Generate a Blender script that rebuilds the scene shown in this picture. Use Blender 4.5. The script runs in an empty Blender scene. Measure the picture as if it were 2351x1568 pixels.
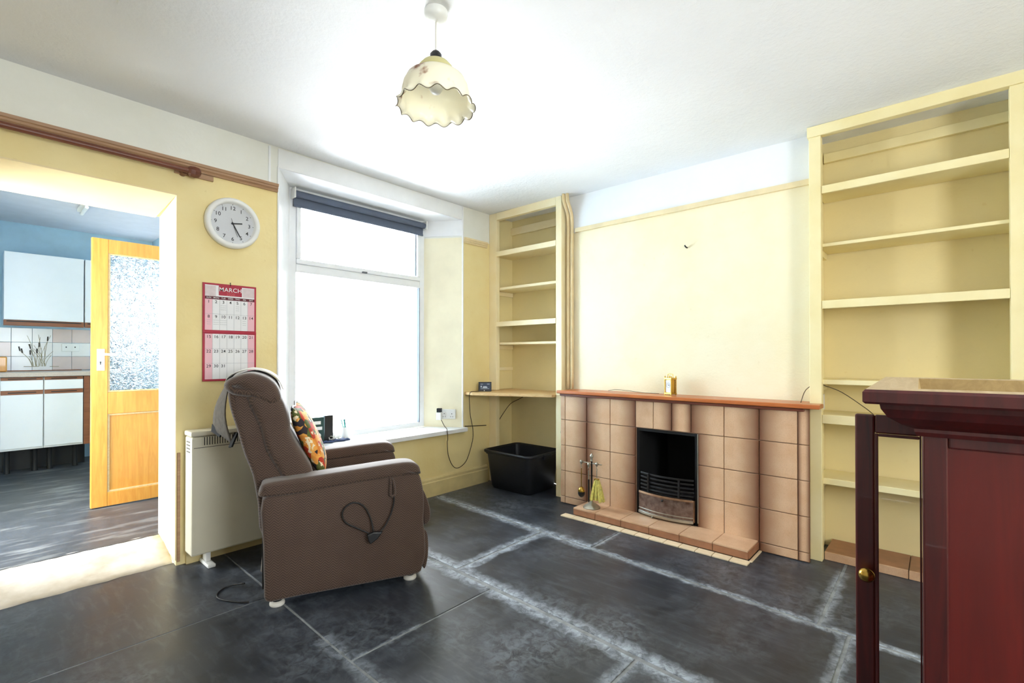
import bpy, bmesh, math, random
from mathutils import Vector, Matrix
random.seed(7)
S = bpy.context.scene
COL = S.collection
PI = math.pi

# ------------------------------------------------------------------ camera
YAW, PIT, FPX, HCAM = math.radians(48.3), math.radians(.35), 1108.0, 1.15
fw = Vector((math.sin(YAW) * math.cos(PIT), math.cos(YAW) * math.cos(PIT), math.sin(PIT)))
rt = Vector((math.cos(YAW), -math.sin(YAW), 0))
up = rt.cross(fw)
cd = bpy.data.cameras.new('camera')
cam = bpy.data.objects.new('camera', cd)
COL.objects.link(cam)
cam.matrix_world = Matrix(((rt.x, up.x, -fw.x, 0), (rt.y, up.y, -fw.y, 0), (rt.z, up.z, -fw.z, HCAM), (0, 0, 0, 1)))
cd.sensor_width = 36.0
cd.lens = FPX / 2351 * 36
cd.shift_y = 28 / 2351
cd.clip_start = .02
S.camera = cam

# ------------------------------------------------------------------ overcast sky, daylight through the windows
W = bpy.data.worlds.new('overcast_sky')
S.world = W
W.use_nodes = True
bg = W.node_tree.nodes['Background']
bg.inputs[0].default_value = (.89, .95, 1.0, 1)
bg.inputs[1].default_value = 2.6
S.view_settings.view_transform = 'Standard'
S.view_settings.look = 'None'
S.view_settings.gamma = 1
S.view_settings.use_curve_mapping = False
S.view_settings.exposure = 3.35


def portal(name, loc, rot, sx, sy):
    l = bpy.data.lights.new(name, 'AREA')
    l.shape = 'RECTANGLE'
    l.size, l.size_y = sx, sy
    l.cycles.is_portal = True
    o = bpy.data.objects.new(name, l)
    o.location, o.rotation_euler = loc, rot
    COL.objects.link(o)


# portals only tell the renderer where the sky comes in; they give no light of their own
portal('window_portal', (2.09, 3.66, 1.42), (-PI / 2, 0, 0), 1.3, 1.9)
portal('kitchen_window_portal', (-.63, 4.175, 1.1), (0, -PI / 2, 0), 2.0, .85)
portal('kitchen_sink_window_portal', (1.28, 7.1, 1.625), (-PI / 2, 0, 0), .24, .65)
portal('rear_fill_portal', (.75, -1.96, 1.45), (PI / 2, 0, 0), 1.0, 1.0)  # unseen opening behind the camera, added for fill light


# ------------------------------------------------------------------ materials
def lin(c):
    c = c / 255
    return c / 12.92 if c <= .04045 else ((c + .055) / 1.055) ** 2.4


def rgb(r, g, b):
    return (lin(r), lin(g), lin(b), 1)


class NT:
    def __init__(s, name):
        s.m = bpy.data.materials.new(name)
        s.m.use_nodes = True
        s.t = s.m.node_tree
        s.b = s.t.nodes['Principled BSDF']

    def n(s, typ, **kw):
        o = s.t.nodes.new(typ)
        for k, v in kw.items():
            setattr(o, k, v)
        return o

    def l(s, a, b):
        s.t.links.new(a, b)

    def math(s, op, a, b=None, clamp=False):
        o = s.n('ShaderNodeMath', operation=op)
        o.use_clamp = clamp
        for i, v in enumerate((a, b)):
            if v is None:
                continue
            if isinstance(v, (int, float)):
                o.inputs[i].default_value = v
            else:
                s.l(v, o.inputs[i])
        return o.outputs[0]

    def mix(s, f, a, b):
        o = s.n('ShaderNodeMix', data_type='RGBA')
        for i, v in ((0, f), (6, a), (7, b)):
            if isinstance(v, (int, float)):
                o.inputs[i].default_value = v
            elif isinstance(v, tuple):
                o.inputs[i].default_value = v
            else:
                s.l(v, o.inputs[i])
        return o.outputs[2]

    def noise(s, vec, scale, detail=3, rough=.55, dist=0):
        o = s.n('ShaderNodeTexNoise')
        o.inputs['Scale'].default_value = scale
        o.inputs['Detail'].default_value = detail
        o.inputs['Roughness'].default_value = rough
        o.inputs['Distortion'].default_value = dist
        if vec is not None:
            s.l(vec, o.inputs['Vector'])
        return o.outputs['Fac']

    def ramp(s, f, lo, hi):
        o = s.n('ShaderNodeMapRange')
        o.inputs[1].default_value, o.inputs[2].default_value = lo, hi
        s.l(f, o.inputs[0])
        return o.outputs[0]

    def coord(s, k='Object'):
        return s.n('ShaderNodeTexCoord').outputs[k]

    def pos(s):
        return s.n('ShaderNodeNewGeometry').outputs['Position']

    def sep(s, v):
        o = s.n('ShaderNodeSeparateXYZ')
        s.l(v, o.inputs[0])
        return o.outputs

    def scale(s, v, sc):
        o = s.n('ShaderNodeMapping')
        o.inputs['Scale'].default_value = sc
        s.l(v, o.inputs[0])
        return o.outputs[0]

    def bump(s, h, strength, dist=.002):
        o = s.n('ShaderNodeBump')
        o.inputs['Strength'].default_value = strength
        o.inputs['Distance'].default_value = dist
        s.l(h, o.inputs['Height'])
        s.l(o.outputs[0], s.b.inputs['Normal'])

    def base(s, c):
        if isinstance(c, tuple):
            s.b.inputs['Base Color'].default_value = c
        else:
            s.l(c, s.b.inputs['Base Color'])

    def set(s, **kw):
        for k, v in kw.items():
            s.b.inputs[k.replace('_', ' ')].default_value = v


def plain(name, c, rough=.5, metal=0, var=.06, sc=8, bump=0, bsc=60, c2=None):
    """solid finish with a little mottling and optional fine relief"""
    N = NT(name)
    v = N.coord()
    f = N.noise(v, sc, 4)
    a = rgb(*c)
    b = rgb(*c2) if c2 else tuple(x * (1 - var * 2.5) for x in a[:3]) + (1,)
    N.base(N.mix(N.ramp(f, .35, .7), a, b))
    N.set(Roughness=rough, Metallic=metal)
    if bump:
        N.bump(N.noise(v, bsc, 3), bump)
    return N.m


def wood(name, c, c2, rough=.4, axis=2, sc=14, coat=0):
    N = NT(name)
    v = N.coord()
    s = [1.0, 1.0, 1.0]
    s[axis] = .07
    g = N.noise(N.scale(v, tuple(s)), sc * 3, 6, .6, 1.2)
    g2 = N.noise(v, 3, 2)
    k = N.math('ADD', N.math('MULTIPLY', N.ramp(g, .3, .72), .75), N.math('MULTIPLY', g2, .25))
    N.base(N.mix(k, rgb(*c), rgb(*c2)))
    N.set(Roughness=rough)
    N.b.inputs['Coat Weight'].default_value = coat
    N.bump(g, .08, .001)
    return N.m


def wall_paint(name, low, high, zt, bump=.25):
    """two colours of old paint that meet at the picture rail height zt, stained and uneven"""
    N = NT(name)
    p = N.pos()
    z = N.sep(p)[2]
    f = N.ramp(N.noise(p, 2.2, 5, .6), .4, .75)
    sp = N.ramp(N.noise(p, 26, 3), .68, .78)
    lo = N.mix(f, rgb(*low[0]), rgb(*low[1]))
    lo = N.mix(N.math('MULTIPLY', sp, .25), lo, rgb(*low[2]))
    hi = N.mix(f, rgb(*high[0]), rgb(*high[1]))
    t = N.math('GREATER_THAN', z, zt)
    N.base(N.mix(t, lo, hi))
    N.set(Roughness=.75)
    h = N.math('ADD', N.noise(p, 7, 3), N.math('MULTIPLY', N.noise(p, 70, 2), .25))
    N.bump(h, bump, .01)
    return N.m


Y_LOW = ((243, 225, 168), (236, 212, 146), (204, 174, 106))
Y_HIGH = ((238, 238, 230), (228, 227, 216))
M = {}
M['wall'] = wall_paint('wall_paint_cream_and_white', Y_LOW, Y_HIGH, 2.2)
M['wallB'] = wall_paint('wall_paint_breast', ((248, 238, 206), (244, 230, 190), (226, 204, 150)), ((244, 245, 246), (238, 239, 240)), 2.165, .4)
M['alcove'] = wall_paint('wall_paint_alcove', ((240, 222, 166), (232, 216, 164), (218, 186, 110)), ((238, 216, 156), (230, 206, 140)), 3.5)
M['white_reveal'] = plain('white_gloss_paint', (244, 245, 246), .4, var=.02)
M['cream_reveal'] = plain('cream_reveal_paint', (246, 238, 208), .6, var=.04, sc=4, bump=.2, bsc=20)
M['jamb'] = plain('doorway_cream_plaster', (246, 226, 178), .7, var=.05, sc=5, bump=.4, bsc=16)
M['shelf'] = plain('cream_shelf_paint', (250, 236, 196), .5, var=.05, sc=4, c2=(246, 226, 176))
M['shelfR'] = plain('cream_bookcase_paint', (248, 234, 184), .5, var=.05, sc=4, c2=(240, 222, 164))
M['railw'] = wood('brown_rail_wood', (186, 150, 116), (150, 112, 82), .5, 0)
M['polew'] = wood('dark_pole_wood', (128, 74, 52), (92, 50, 36), .4, 0)
M['rail_cream'] = plain('cream_rail_paint', (242, 222, 178), .5, var=.05)
M['skirt'] = plain('cream_skirting_paint', (228, 208, 152), .5, var=.08, sc=6)
M['upvc'] = plain('white_window_frame', (240, 242, 245), .35, var=.02)
M['upvc_grey'] = plain('grey_window_gasket', (96, 100, 108), .5)
M['black'] = plain('black_plastic', (22, 23, 26), .4)
M['tub'] = plain('black_tub_plastic', (26, 28, 34), .42, bump=.1, bsc=120)
M['whitep'] = plain('white_plastic', (238, 238, 234), .35, var=.02)
M['heater'] = plain('cream_heater_enamel', (214, 208, 186), .4, var=.03, sc=3)
M['grille'] = plain('heater_grille_dark', (86, 82, 72), .5)
M['soot'] = plain('sooty_firebox', (14, 13, 13), .9, bump=.4, bsc=30)
M['iron'] = plain('black_iron', (52, 50, 50), .45, .6, var=.2)
M['silver'] = plain('worn_chrome', (150, 128, 116), .42, .75, var=.2, sc=26, bump=.5, bsc=170, c2=(104, 78, 66))
M['pewter'] = plain('pewter_metal', (190, 186, 172), .3, .9, var=.15)
M['copper'] = plain('dull_copper_edge', (150, 112, 84), .38, .8, var=.15, sc=30)
M['brass'] = plain('brass_metal', (200, 160, 74), .25, .95, var=.1)
M['bristle'] = plain('yellow_bristle', (238, 222, 120), .8, var=.15, sc=60)
M['grout'] = plain('fireplace_grout', (156, 124, 100), .9)
M['concrete'] = plain('pale_threshold_concrete', (214, 208, 200), .85, var=.15, sc=6, bump=.6, bsc=40, c2=(176, 164, 146))
M['mortar'] = plain('pale_floor_mortar', (146, 150, 152), .85, var=.2, sc=14, bump=.4, bsc=90)
M['raw_pine'] = wood('raw_pine_board', (238, 206, 152), (214, 170, 112), .6, 1)
M['pine'] = wood('varnished_pine', (240, 172, 76), (214, 130, 42), .3, 2, 12, .3)
M['mantel'] = wood('orange_pine_mantel', (206, 122, 62), (170, 84, 36), .35, 1, 14, .2)
M['mahog'] = wood('dark_red_stained_wood', (92, 24, 20), (52, 14, 13), .4, 2, 12, .15)
M['mahogp'] = wood('red_stained_panel', (118, 28, 20), (80, 20, 16), .42, 2, 6, .05)
M['rawtop'] = wood('pale_unfinished_wood', (206, 184, 148), (172, 146, 106), .7, 0)
M['innerwood'] = wood('yellow_brown_inner_wood', (168, 142, 92), (136, 110, 66), .7, 0)
M['mould'] = wood('shadow_toned_moulding', (132, 68, 44), (98, 46, 30), .45, 1)  # darker than the mantel: the shadow beneath it is put into the wood colour
M['oaktrim'] = wood('brown_kitchen_trim', (158, 98, 62), (118, 68, 42), .45, 0)
M['melamine'] = plain('white_melamine', (242, 243, 245), .3, var=.01)
M['worktop'] = plain('beige_worktop', (206, 190, 176), .45, var=.05, sc=90)
M['blue'] = plain('blue_kitchen_paint', (176, 206, 224), .7, var=.04)
M['kceil'] = plain('kitchen_ceiling_paint', (212, 214, 222), .8, var=.03)
M['kdark'] = plain('dark_kitchen_parts', (26, 26, 28), .6)
M['ktile_w'] = plain('white_wall_tile', (240, 238, 236), .2, var=.02)
M['ktile_p'] = plain('pink_wall_tile', (224, 204, 196), .2, var=.03)
M['reed'] = plain('reed_print', (150, 140, 104), .4)
M['reed_dark'] = plain('reed_head_print', (84, 74, 66), .4)
M['red'] = plain('calendar_red_card', (176, 26, 58), .45, var=.05)
M['dkred'] = plain('calendar_dark_red_print', (98, 18, 40), .5)
M['pink'] = plain('calendar_pink_print', (240, 190, 200), .6, var=.02)
M['paper'] = plain('white_paper', (238, 238, 240), .6, var=.02)
M['greyline'] = plain('grey_print', (176, 178, 184), .7)
M['paleprint'] = plain('pale_rose_print', (222, 206, 208), .6, var=.05, sc=40)
M['ink'] = plain('black_print', (34, 34, 38), .6)
M['whiteink'] = plain('white_print', (244, 244, 244), .6)
M['redink'] = plain('rose_print', (214, 92, 96), .6)
M['dial'] = plain('grey_clock_dial', (206, 208, 212), .4, var=.02)
M['blind'] = plain('slate_blue_blind_fabric', (92, 102, 122), .7, var=.05)
M['pens_green'] = plain('turquoise_pen', (70, 190, 176), .4)
M['pens_blue'] = plain('navy_pen', (40, 60, 96), .4)
M['greenbox'] = plain('dark_green_plastic', (34, 70, 66), .4)
M['bluecloth'] = plain('blue_fabric', (60, 78, 120), .8, var=.2, sc=20)
M['screen'] = plain('blue_grey_screen', (70, 84, 108), .15)
M['screenlit'] = plain('pale_screen_print', (200, 214, 235), .3)
M['cord'] = plain('brown_cord', (78, 62, 36), .6)
M['blackcord'] = plain('black_cord', (26, 24, 24), .5)
M['pipe'] = plain('cream_painted_pipe', (234, 208, 158), .5, var=.06)
M['antim'] = plain('white_chair_cover', (228, 224, 216), .8, var=.05)
M['flap'] = plain('grey_beige_cloth', (92, 84, 74), .95, var=.15, sc=40)
M['stool_black'] = M['black']


def ceiling_mat():
    N = NT('stippled_white_ceiling')
    p = N.pos()
    f = N.ramp(N.noise(p, 1.2, 4), .35, .75)
    N.base(N.mix(f, rgb(242, 243, 245), rgb(234, 235, 237)))
    N.set(Roughness=.85)
    N.bump(N.math('ADD', N.noise(p, 46, 3, .65), N.noise(p, 12, 2)), .45, .006)
    return N.m


M['ceil'] = ceiling_mat()

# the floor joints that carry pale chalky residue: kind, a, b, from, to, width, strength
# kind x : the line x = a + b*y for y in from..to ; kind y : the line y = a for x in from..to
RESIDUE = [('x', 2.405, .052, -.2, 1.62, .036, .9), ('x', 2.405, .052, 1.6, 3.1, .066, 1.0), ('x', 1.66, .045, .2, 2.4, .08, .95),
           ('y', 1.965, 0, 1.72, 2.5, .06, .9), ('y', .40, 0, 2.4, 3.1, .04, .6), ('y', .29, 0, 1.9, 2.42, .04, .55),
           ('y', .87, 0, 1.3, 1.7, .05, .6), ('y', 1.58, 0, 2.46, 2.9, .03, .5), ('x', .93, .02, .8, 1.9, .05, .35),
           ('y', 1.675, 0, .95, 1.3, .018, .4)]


def slate_mat():
    N = NT('dark_slate_flagstone')
    p = N.pos()
    X, Y, Z = N.sep(p)
    big = N.noise(p, 1.3, 5, .62)
    med = N.noise(p, 6, 6, .65, .6)
    fine = N.noise(p, 60, 3)
    streak = N.noise(N.scale(p, (6, 1.3, 1)), 5, 5, .6, .5)
    base = N.mix(N.ramp(med, .3, .75), rgb(32, 36, 43), rgb(56, 61, 70))
    base = N.mix(N.math('MULTIPLY', N.ramp(streak, .5, .8), .35), base, rgb(104, 112, 122))
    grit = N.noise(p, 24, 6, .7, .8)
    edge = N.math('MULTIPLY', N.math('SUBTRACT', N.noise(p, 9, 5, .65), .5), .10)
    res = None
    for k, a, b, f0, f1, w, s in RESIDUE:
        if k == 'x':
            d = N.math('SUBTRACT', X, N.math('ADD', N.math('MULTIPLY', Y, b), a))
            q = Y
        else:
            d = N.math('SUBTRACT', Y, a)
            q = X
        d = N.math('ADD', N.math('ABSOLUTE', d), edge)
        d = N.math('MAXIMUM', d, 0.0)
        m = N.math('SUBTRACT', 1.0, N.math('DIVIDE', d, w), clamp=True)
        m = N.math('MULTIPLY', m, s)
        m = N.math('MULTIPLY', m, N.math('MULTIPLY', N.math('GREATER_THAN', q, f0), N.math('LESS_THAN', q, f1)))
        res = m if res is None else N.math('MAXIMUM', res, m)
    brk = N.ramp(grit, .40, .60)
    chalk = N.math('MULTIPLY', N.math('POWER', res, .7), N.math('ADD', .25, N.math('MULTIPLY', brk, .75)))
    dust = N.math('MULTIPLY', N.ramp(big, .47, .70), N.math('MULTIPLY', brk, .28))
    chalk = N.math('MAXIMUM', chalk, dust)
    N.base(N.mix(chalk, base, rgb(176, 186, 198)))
    r = N.math('ADD', .30, N.math('MULTIPLY', N.ramp(med, .3, .75), .16))
    r = N.math('ADD', r, N.math('MULTIPLY', chalk, .2))
    N.l(r, N.b.inputs['Roughness'])
    N.set(Specular_IOR_Level=.5)
    N.bump(N.math('ADD', med, N.math('MULTIPLY', fine, .15)), .22, .003)
    return N.m


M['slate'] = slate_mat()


def kfloor_mat():
    N = NT('kitchen_slate')
    p = N.pos()
    med = N.noise(p, 5, 6, .65, .6)
    st = N.noise(N.scale(p, (1, 4, 1)), 3, 5, .6)
    b = N.mix(N.ramp(med, .3, .75), rgb(52, 54, 58), rgb(84, 86, 90))
    b = N.mix(N.ramp(st, .52, .75), b, rgb(140, 140, 138))
    N.base(b)
    N.set(Roughness=.4)
    N.bump(med, .3, .006)
    return N.m


M['kfloor'] = kfloor_mat()


def tile_mat(name, side):
    """glazed biscuit tile with brown shading sprayed along one upright edge (side 0: none, 1: high y, -1: low y, 2: both)"""
    N = NT(name)
    g = N.sep(N.coord('Generated'))[1]
    p = N.pos()
    nz = N.noise(p, 9, 4)
    sp = N.noise(p, 160, 2)
    base = N.mix(N.ramp(nz, .35, .7), rgb(222, 184, 148), rgb(212, 168, 130))
    if side == 1:
        e = N.ramp(g, .3, 1.0)
    elif side == -1:
        e = N.ramp(g, .7, 0.0)
    elif side == 2:
        e = N.ramp(N.math('ABSOLUTE', N.math('SUBTRACT', g, .5)), .1, .5)
    else:
        e = N.math('MULTIPLY', nz, .4)
    e = N.math('MULTIPLY', N.math('POWER', N.math('MAXIMUM', e, 0.0), 1.3), 1.0)
    base = N.mix(e, base, rgb(108, 64, 42))
    base = N.mix(N.math('MULTIPLY', N.ramp(sp, .5, .7), .18), base, rgb(150, 104, 76))
    N.base(base)
    N.set(Roughness=.32)
    N.bump(sp, .06, .001)
    return N.m


M['tile_plain'] = tile_mat('biscuit_tile', 0)
M['tile_l'] = tile_mat('biscuit_tile_shaded_one_edge', 1)
M['tile_r'] = tile_mat('biscuit_tile_shaded_other_edge', -1)
M['tile_b'] = tile_mat('biscuit_tile_shaded_both_edges', 2)
M['tile_dark'] = plain('brown_hearth_edge_tile', (166, 114, 82), .4, var=.12, sc=14)
M['tile_cream'] = plain('cream_strip_tile', (238, 216, 180), .45, var=.06, sc=10)


def herringbone():
    N = NT('brown_herringbone_upholstery')
    x, y, z = N.sep(N.coord())
    a = N.n('ShaderNodeMath', operation='PINGPONG')
    N.l(x, a.inputs[0])
    a.inputs[1].default_value = .018
    yz = N.math('ADD', y, z)
    s = N.math('ADD', N.math('MULTIPLY', yz, 1.0), a.outputs[0])
    w = N.math('SINE', N.math('MULTIPLY', s, 2 * PI / .012))
    nz = N.noise(N.coord(), 300, 2)
    nb = N.noise(N.coord(), 9, 4)
    f = N.math('ADD', N.math('MULTIPLY', N.math('ADD', N.math('MULTIPLY', w, .5), .5), .6), N.math('MULTIPLY', nz, .4))
    c = N.mix(f, rgb(36, 26, 22), rgb(108, 84, 70))
    c = N.mix(N.math('MULTIPLY', N.ramp(nb, .4, .7), .35), c, rgb(66, 46, 38))
    N.base(c)
    N.set(Roughness=.8)
    N.b.inputs['Sheen Weight'].default_value = .3
    N.b.inputs['Sheen Roughness'].default_value = .45
    N.bump(f, .25, .0015)
    return N.m


M['fabric'] = herringbone()


def floral():
    N = NT('orange_floral_print')
    v = N.coord()
    a = N.noise(v, 11, 3, .6, 1.5)
    b = N.n('ShaderNodeTexVoronoi')
    b.inputs['Scale'].default_value = 22
    N.l(v, b.inputs['Vector'])
    hue = N.sep(b.outputs['Color'])
    c = N.mix(N.ramp(a, .35, .6), rgb(226, 130, 40), rgb(240, 176, 84))
    c = N.mix(N.math('GREATER_THAN', hue[0], .74), c, rgb(196, 60, 30))
    c = N.mix(N.math('GREATER_THAN', hue[1], .74), c, rgb(92, 98, 44))
    c = N.mix(N.math('GREATER_THAN', hue[2], .88), c, rgb(48, 40, 46))
    c = N.mix(N.math('GREATER_THAN', N.noise(v, 30, 2), .62), c, rgb(244, 226, 190))
    N.base(c)
    N.set(Roughness=.8)
    return N.m


M['floral'] = floral()


def glass(name, rough=0.0, bump=0, tint=(1, 1, 1, 1), thin=True):
    N = NT(name)
    N.base(tint)
    N.set(Roughness=rough)
    N.b.inputs['Transmission Weight'].default_value = 1
    N.b.inputs['IOR'].default_value = 1.05 if thin else 1.45
    if bump:
        N.bump(N.noise(N.coord(), 20, 3, .5, 3.5), bump, .02)
    return N.m




def thin_glass(name):
    N = NT(name)
    tr = N.n('ShaderNodeBsdfTransparent')
    gl = N.n('ShaderNodeBsdfGlossy')
    gl.inputs['Roughness'].default_value = 0.02
    fr = N.n('ShaderNodeFresnel')
    fr.inputs[0].default_value = 1.3
    mx = N.n('ShaderNodeMixShader')
    N.l(fr.outputs[0], mx.inputs[0])
    N.l(tr.outputs[0], mx.inputs[1])
    N.l(gl.outputs[0], mx.inputs[2])
    N.l(mx.outputs[0], N.t.nodes['Material Output'].inputs['Surface'])
    return N.m


M['pane'] = thin_glass('clear_window_glass')
M['cabglass'] = thin_glass('clear_cabinet_glass')
M['frosted'] = glass('textured_door_glass', .22, .8, (.86, .91, .95, 1), False)


def opal():
    N = NT('cream_glass_lampshade')
    v = N.coord()
    a = N.noise(v, 14, 3)
    b = N.noise(v, 5, 2)
    x, y, z = N.sep(v)
    fl = N.math('MULTIPLY', N.ramp(a, .58, .68), N.ramp(b, .52, .62))
    c = N.mix(N.ramp(z, -.245, -.235), rgb(252, 248, 232), rgb(236, 230, 176))
    col = N.mix(fl, c, rgb(160, 100, 50))
    N.base(col)
    N.set(Roughness=.2)
    t = N.n('ShaderNodeBsdfTranslucent')
    N.l(col, t.inputs[0])
    mx = N.n('ShaderNodeMixShader')
    mx.inputs[0].default_value = .45
    N.l(N.b.outputs[0], mx.inputs[1])
    N.l(t.outputs[0], mx.inputs[2])
    N.l(mx.outputs[0], N.t.nodes['Material Output'].inputs['Surface'])
    return N.m


M['opal'] = opal()


# ------------------------------------------------------------------ mesh helpers
def bx(bm, x0, x1, y0, y1, z0, z1):
    v = [bm.verts.new((x, y, z)) for z in (z0, z1) for y in (y0, y1) for x in (x0, x1)]
    for f in ((0, 2, 3, 1), (4, 5, 7, 6), (0, 1, 5, 4), (2, 6, 7, 3), (0, 4, 6, 2), (1, 3, 7, 5)):
        bm.faces.new([v[i] for i in f])
    return v


def prism(bm, poly, z0, z1):
    """poly: plan outline, counter-clockwise"""
    a = [bm.verts.new((p[0], p[1], z0)) for p in poly]
    b = [bm.verts.new((p[0], p[1], z1)) for p in poly]
    n = len(poly)
    bm.faces.new(a[::-1])
    bm.faces.new(b)
    for i in range(n):
        bm.faces.new([a[i], a[(i + 1) % n], b[(i + 1) % n], b[i]])


def extr(bm, prof, axis, t0, t1):
    """extrude a closed 2-D outline along an axis; prof pairs are the two other axes in xyz order"""
    def mk(p, t):
        return {'x': (t, p[0], p[1]), 'y': (p[0], t, p[1]), 'z': (p[0], p[1], t)}[axis]
    a = [bm.verts.new(mk(p, t0)) for p in prof]
    b = [bm.verts.new(mk(p, t1)) for p in prof]
    n = len(prof)
    bm.faces.new(a)
    bm.faces.new(b[::-1])
    for i in range(n):
        bm.faces.new([a[i], b[i], b[(i + 1) % n], a[(i + 1) % n]])
    bmesh.ops.recalc_face_normals(bm, faces=bm.faces)


def lathe(bm, prof, seg=24, c=(0, 0, 0), axis='z', wob=None):
    rings = []
    for j, (r, h) in enumerate(prof):
        ring = []
        for i in range(seg):
            a = 2 * PI * i / seg
            rr, hh = (r, h) if wob is None else wob(j, a, r, h)
            q = (rr * math.cos(a), rr * math.sin(a), hh)
            if axis == 'y':
                q = (q[0], q[2], q[1])
            elif axis == 'x':
                q = (q[2], q[0], q[1])
            ring.append(bm.verts.new((c[0] + q[0], c[1] + q[1], c[2] + q[2])))
        rings.append(ring)
    for a, b in zip(rings, rings[1:]):
        for i in range(seg):
            bm.faces.new([a[i], a[(i + 1) % seg], b[(i + 1) % seg], b[i]])
    if wob is None:
        bm.faces.new(rings[0][::-1])
        bm.faces.new(rings[-1])
    bmesh.ops.recalc_face_normals(bm, faces=bm.faces)


def crom(pts, n=6, closed=False):
    pts = [Vector(p) for p in pts]
    out = []
    N = len(pts)
    rng = range(N if closed else N - 1)
    for i in rng:
        if closed:
            p0, p1, p2, p3 = pts[(i - 1) % N], pts[i], pts[(i + 1) % N], pts[(i + 2) % N]
        else:
            p0, p1, p2, p3 = pts[max(i - 1, 0)], pts[i], pts[i + 1], pts[min(i + 2, N - 1)]
        for k in range(n):
            t = k / n
            out.append(.5 * ((2 * p1) + (p2 - p0) * t + (2 * p0 - 5 * p1 + 4 * p2 - p3) * t * t + (3 * p1 - p0 - 3 * p2 + p3) * t ** 3))
    if not closed:
        out.append(pts[-1])
    return out


def tube(bm, pts, r, seg=8, smooth=4):
    if smooth:
        pts = crom(pts, smooth)
    pts = [Vector(p) for p in pts]
    rings = []
    nrm = None
    for i, p in enumerate(pts):
        t = (pts[min(i + 1, len(pts) - 1)] - pts[max(i - 1, 0)]).normalized()
        if nrm is None:
            nrm = t.orthogonal().normalized()
        else:
            nrm = (nrm - t * nrm.dot(t))
            nrm = nrm.normalized() if nrm.length > 1e-5 else t.orthogonal().normalized()
        b = t.cross(nrm)
        rr = r[i] if isinstance(r, (list, tuple)) else r
        rings.append([bm.verts.new(p + nrm * math.cos(2 * PI * k / seg) * rr + b * math.sin(2 * PI * k / seg) * rr) for k in range(seg)])
    for a, b in zip(rings, rings[1:]):
        for k in range(seg):
            bm.faces.new([a[k], a[(k + 1) % seg], b[(k + 1) % seg], b[k]])
    bm.faces.new(rings[0][::-1])
    bm.faces.new(rings[-1])
    bmesh.ops.recalc_face_normals(bm, faces=bm.faces)


def soft(bm, prof, y0, y1, r, nsm=4, rings=5):
    """upholstered slab: closed (x,z) outline smoothed, extruded along y with rounded ends"""
    P = crom([(p[0], p[1], 0) for p in prof], nsm, True)
    P = [(p.x, p.y) for p in P]
    n = len(P)
    area = sum(P[i][0] * P[(i + 1) % n][1] - P[(i + 1) % n][0] * P[i][1] for i in range(n))
    sg = 1 if area > 0 else -1
    nor = []
    for i in range(n):
        tx, tz = P[(i + 1) % n][0] - P[i - 1][0], P[(i + 1) % n][1] - P[i - 1][1]
        L = math.hypot(tx, tz) or 1
        nor.append((-tz / L * sg, tx / L * sg))
    lev = []
    for k in range(rings + 1):
        a = PI / 2 * k / rings
        lev.append((y0 + r * (1 - math.sin(a)), r * (1 - math.cos(a))))
    lev = [(y0 + r * (1 - math.cos(PI / 2 * k / rings)), r * (1 - math.sin(PI / 2 * k / rings))) for k in range(rings + 1)]
    lev += [(y0 + y1 - y, d) for y, d in reversed(lev)]
    lim = []
    for i in range(n):
        px_, pz_ = P[i]
        dx, dz = nor[i]
        best = 9
        for k in range(n):
            if k in (i, (i - 1) % n):
                continue
            ax, az = P[k]
            ex, ez = P[(k + 1) % n][0] - ax, P[(k + 1) % n][1] - az
            det = ex * dz - ez * dx
            if abs(det) < 1e-9:
                continue
            t = (ex * (az - pz_) - ez * (ax - px_)) / det
            u_ = (dx * (az - pz_) - dz * (ax - px_)) / det
            if t > 1e-5 and -.001 <= u_ <= 1.001:
                best = min(best, t)
        lim.append(best * .25)
    for _ in range(4):
        lim = [min(lim[i], (lim[i - 1] + lim[i] + lim[(i + 1) % n]) / 3) for i in range(n)]
    R = [[bm.verts.new((P[i][0] + nor[i][0] * min(d, lim[i] * d / r), y, P[i][1] + nor[i][1] * min(d, lim[i] * d / r))) for i in range(n)] for y, d in lev]
    for a, b in zip(R, R[1:]):
        for i in range(n):
            bm.faces.new([a[i], a[(i + 1) % n], b[(i + 1) % n], b[i]])
    caps = [bm.faces.new(R[0][::-1]), bm.faces.new(R[-1])]
    bmesh.ops.recalc_face_normals(bm, faces=bm.faces)
    bmesh.ops.triangulate(bm, faces=caps, quad_method='BEAUTY', ngon_method='EAR_CLIP')


def pillow(bm, w, h, t, n=14):
    for sgn in (1, -1):
        g = []
        for i in range(n + 1):
            row = []
            for j in range(n + 1):
                a, b = -1 + 2 * i / n, -1 + 2 * j / n
                k = ((1 - abs(a) ** 2.4) * (1 - abs(b) ** 2.4)) ** .5
                pin = 1 - .07 * (1 - abs(b) ** 2) * abs(a) ** 3
                pin2 = 1 - .07 * (1 - abs(a) ** 2) * abs(b) ** 3
                row.append(bm.verts.new((a * w / 2 * pin, b * h / 2 * pin2, sgn * t / 2 * k)))
            g.append(row)
        for i in range(n):
            for j in range(n):
                f = [g[i][j], g[i + 1][j], g[i + 1][j + 1], g[i][j + 1]]
                bm.faces.new(f if sgn > 0 else f[::-1])
    bmesh.ops.remove_doubles(bm, verts=bm.verts, dist=1e-5)


def text_into(bm, s, size, mat, align='CENTER'):
    c = bpy.data.curves.new('lettering', 'FONT')
    c.body, c.size, c.align_x, c.align_y = s, size, align, 'CENTER'
    c.resolution_u = 3
    c.offset = size * .006
    c.space_character = 1.06
    o = bpy.data.objects.new('lettering', c)
    me = bpy.data.meshes.new_from_object(o)
    me.transform(mat)
    bm.from_mesh(me)
    bpy.data.objects.remove(o)
    bpy.data.curves.remove(c)
    bpy.data.meshes.remove(me)


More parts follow.
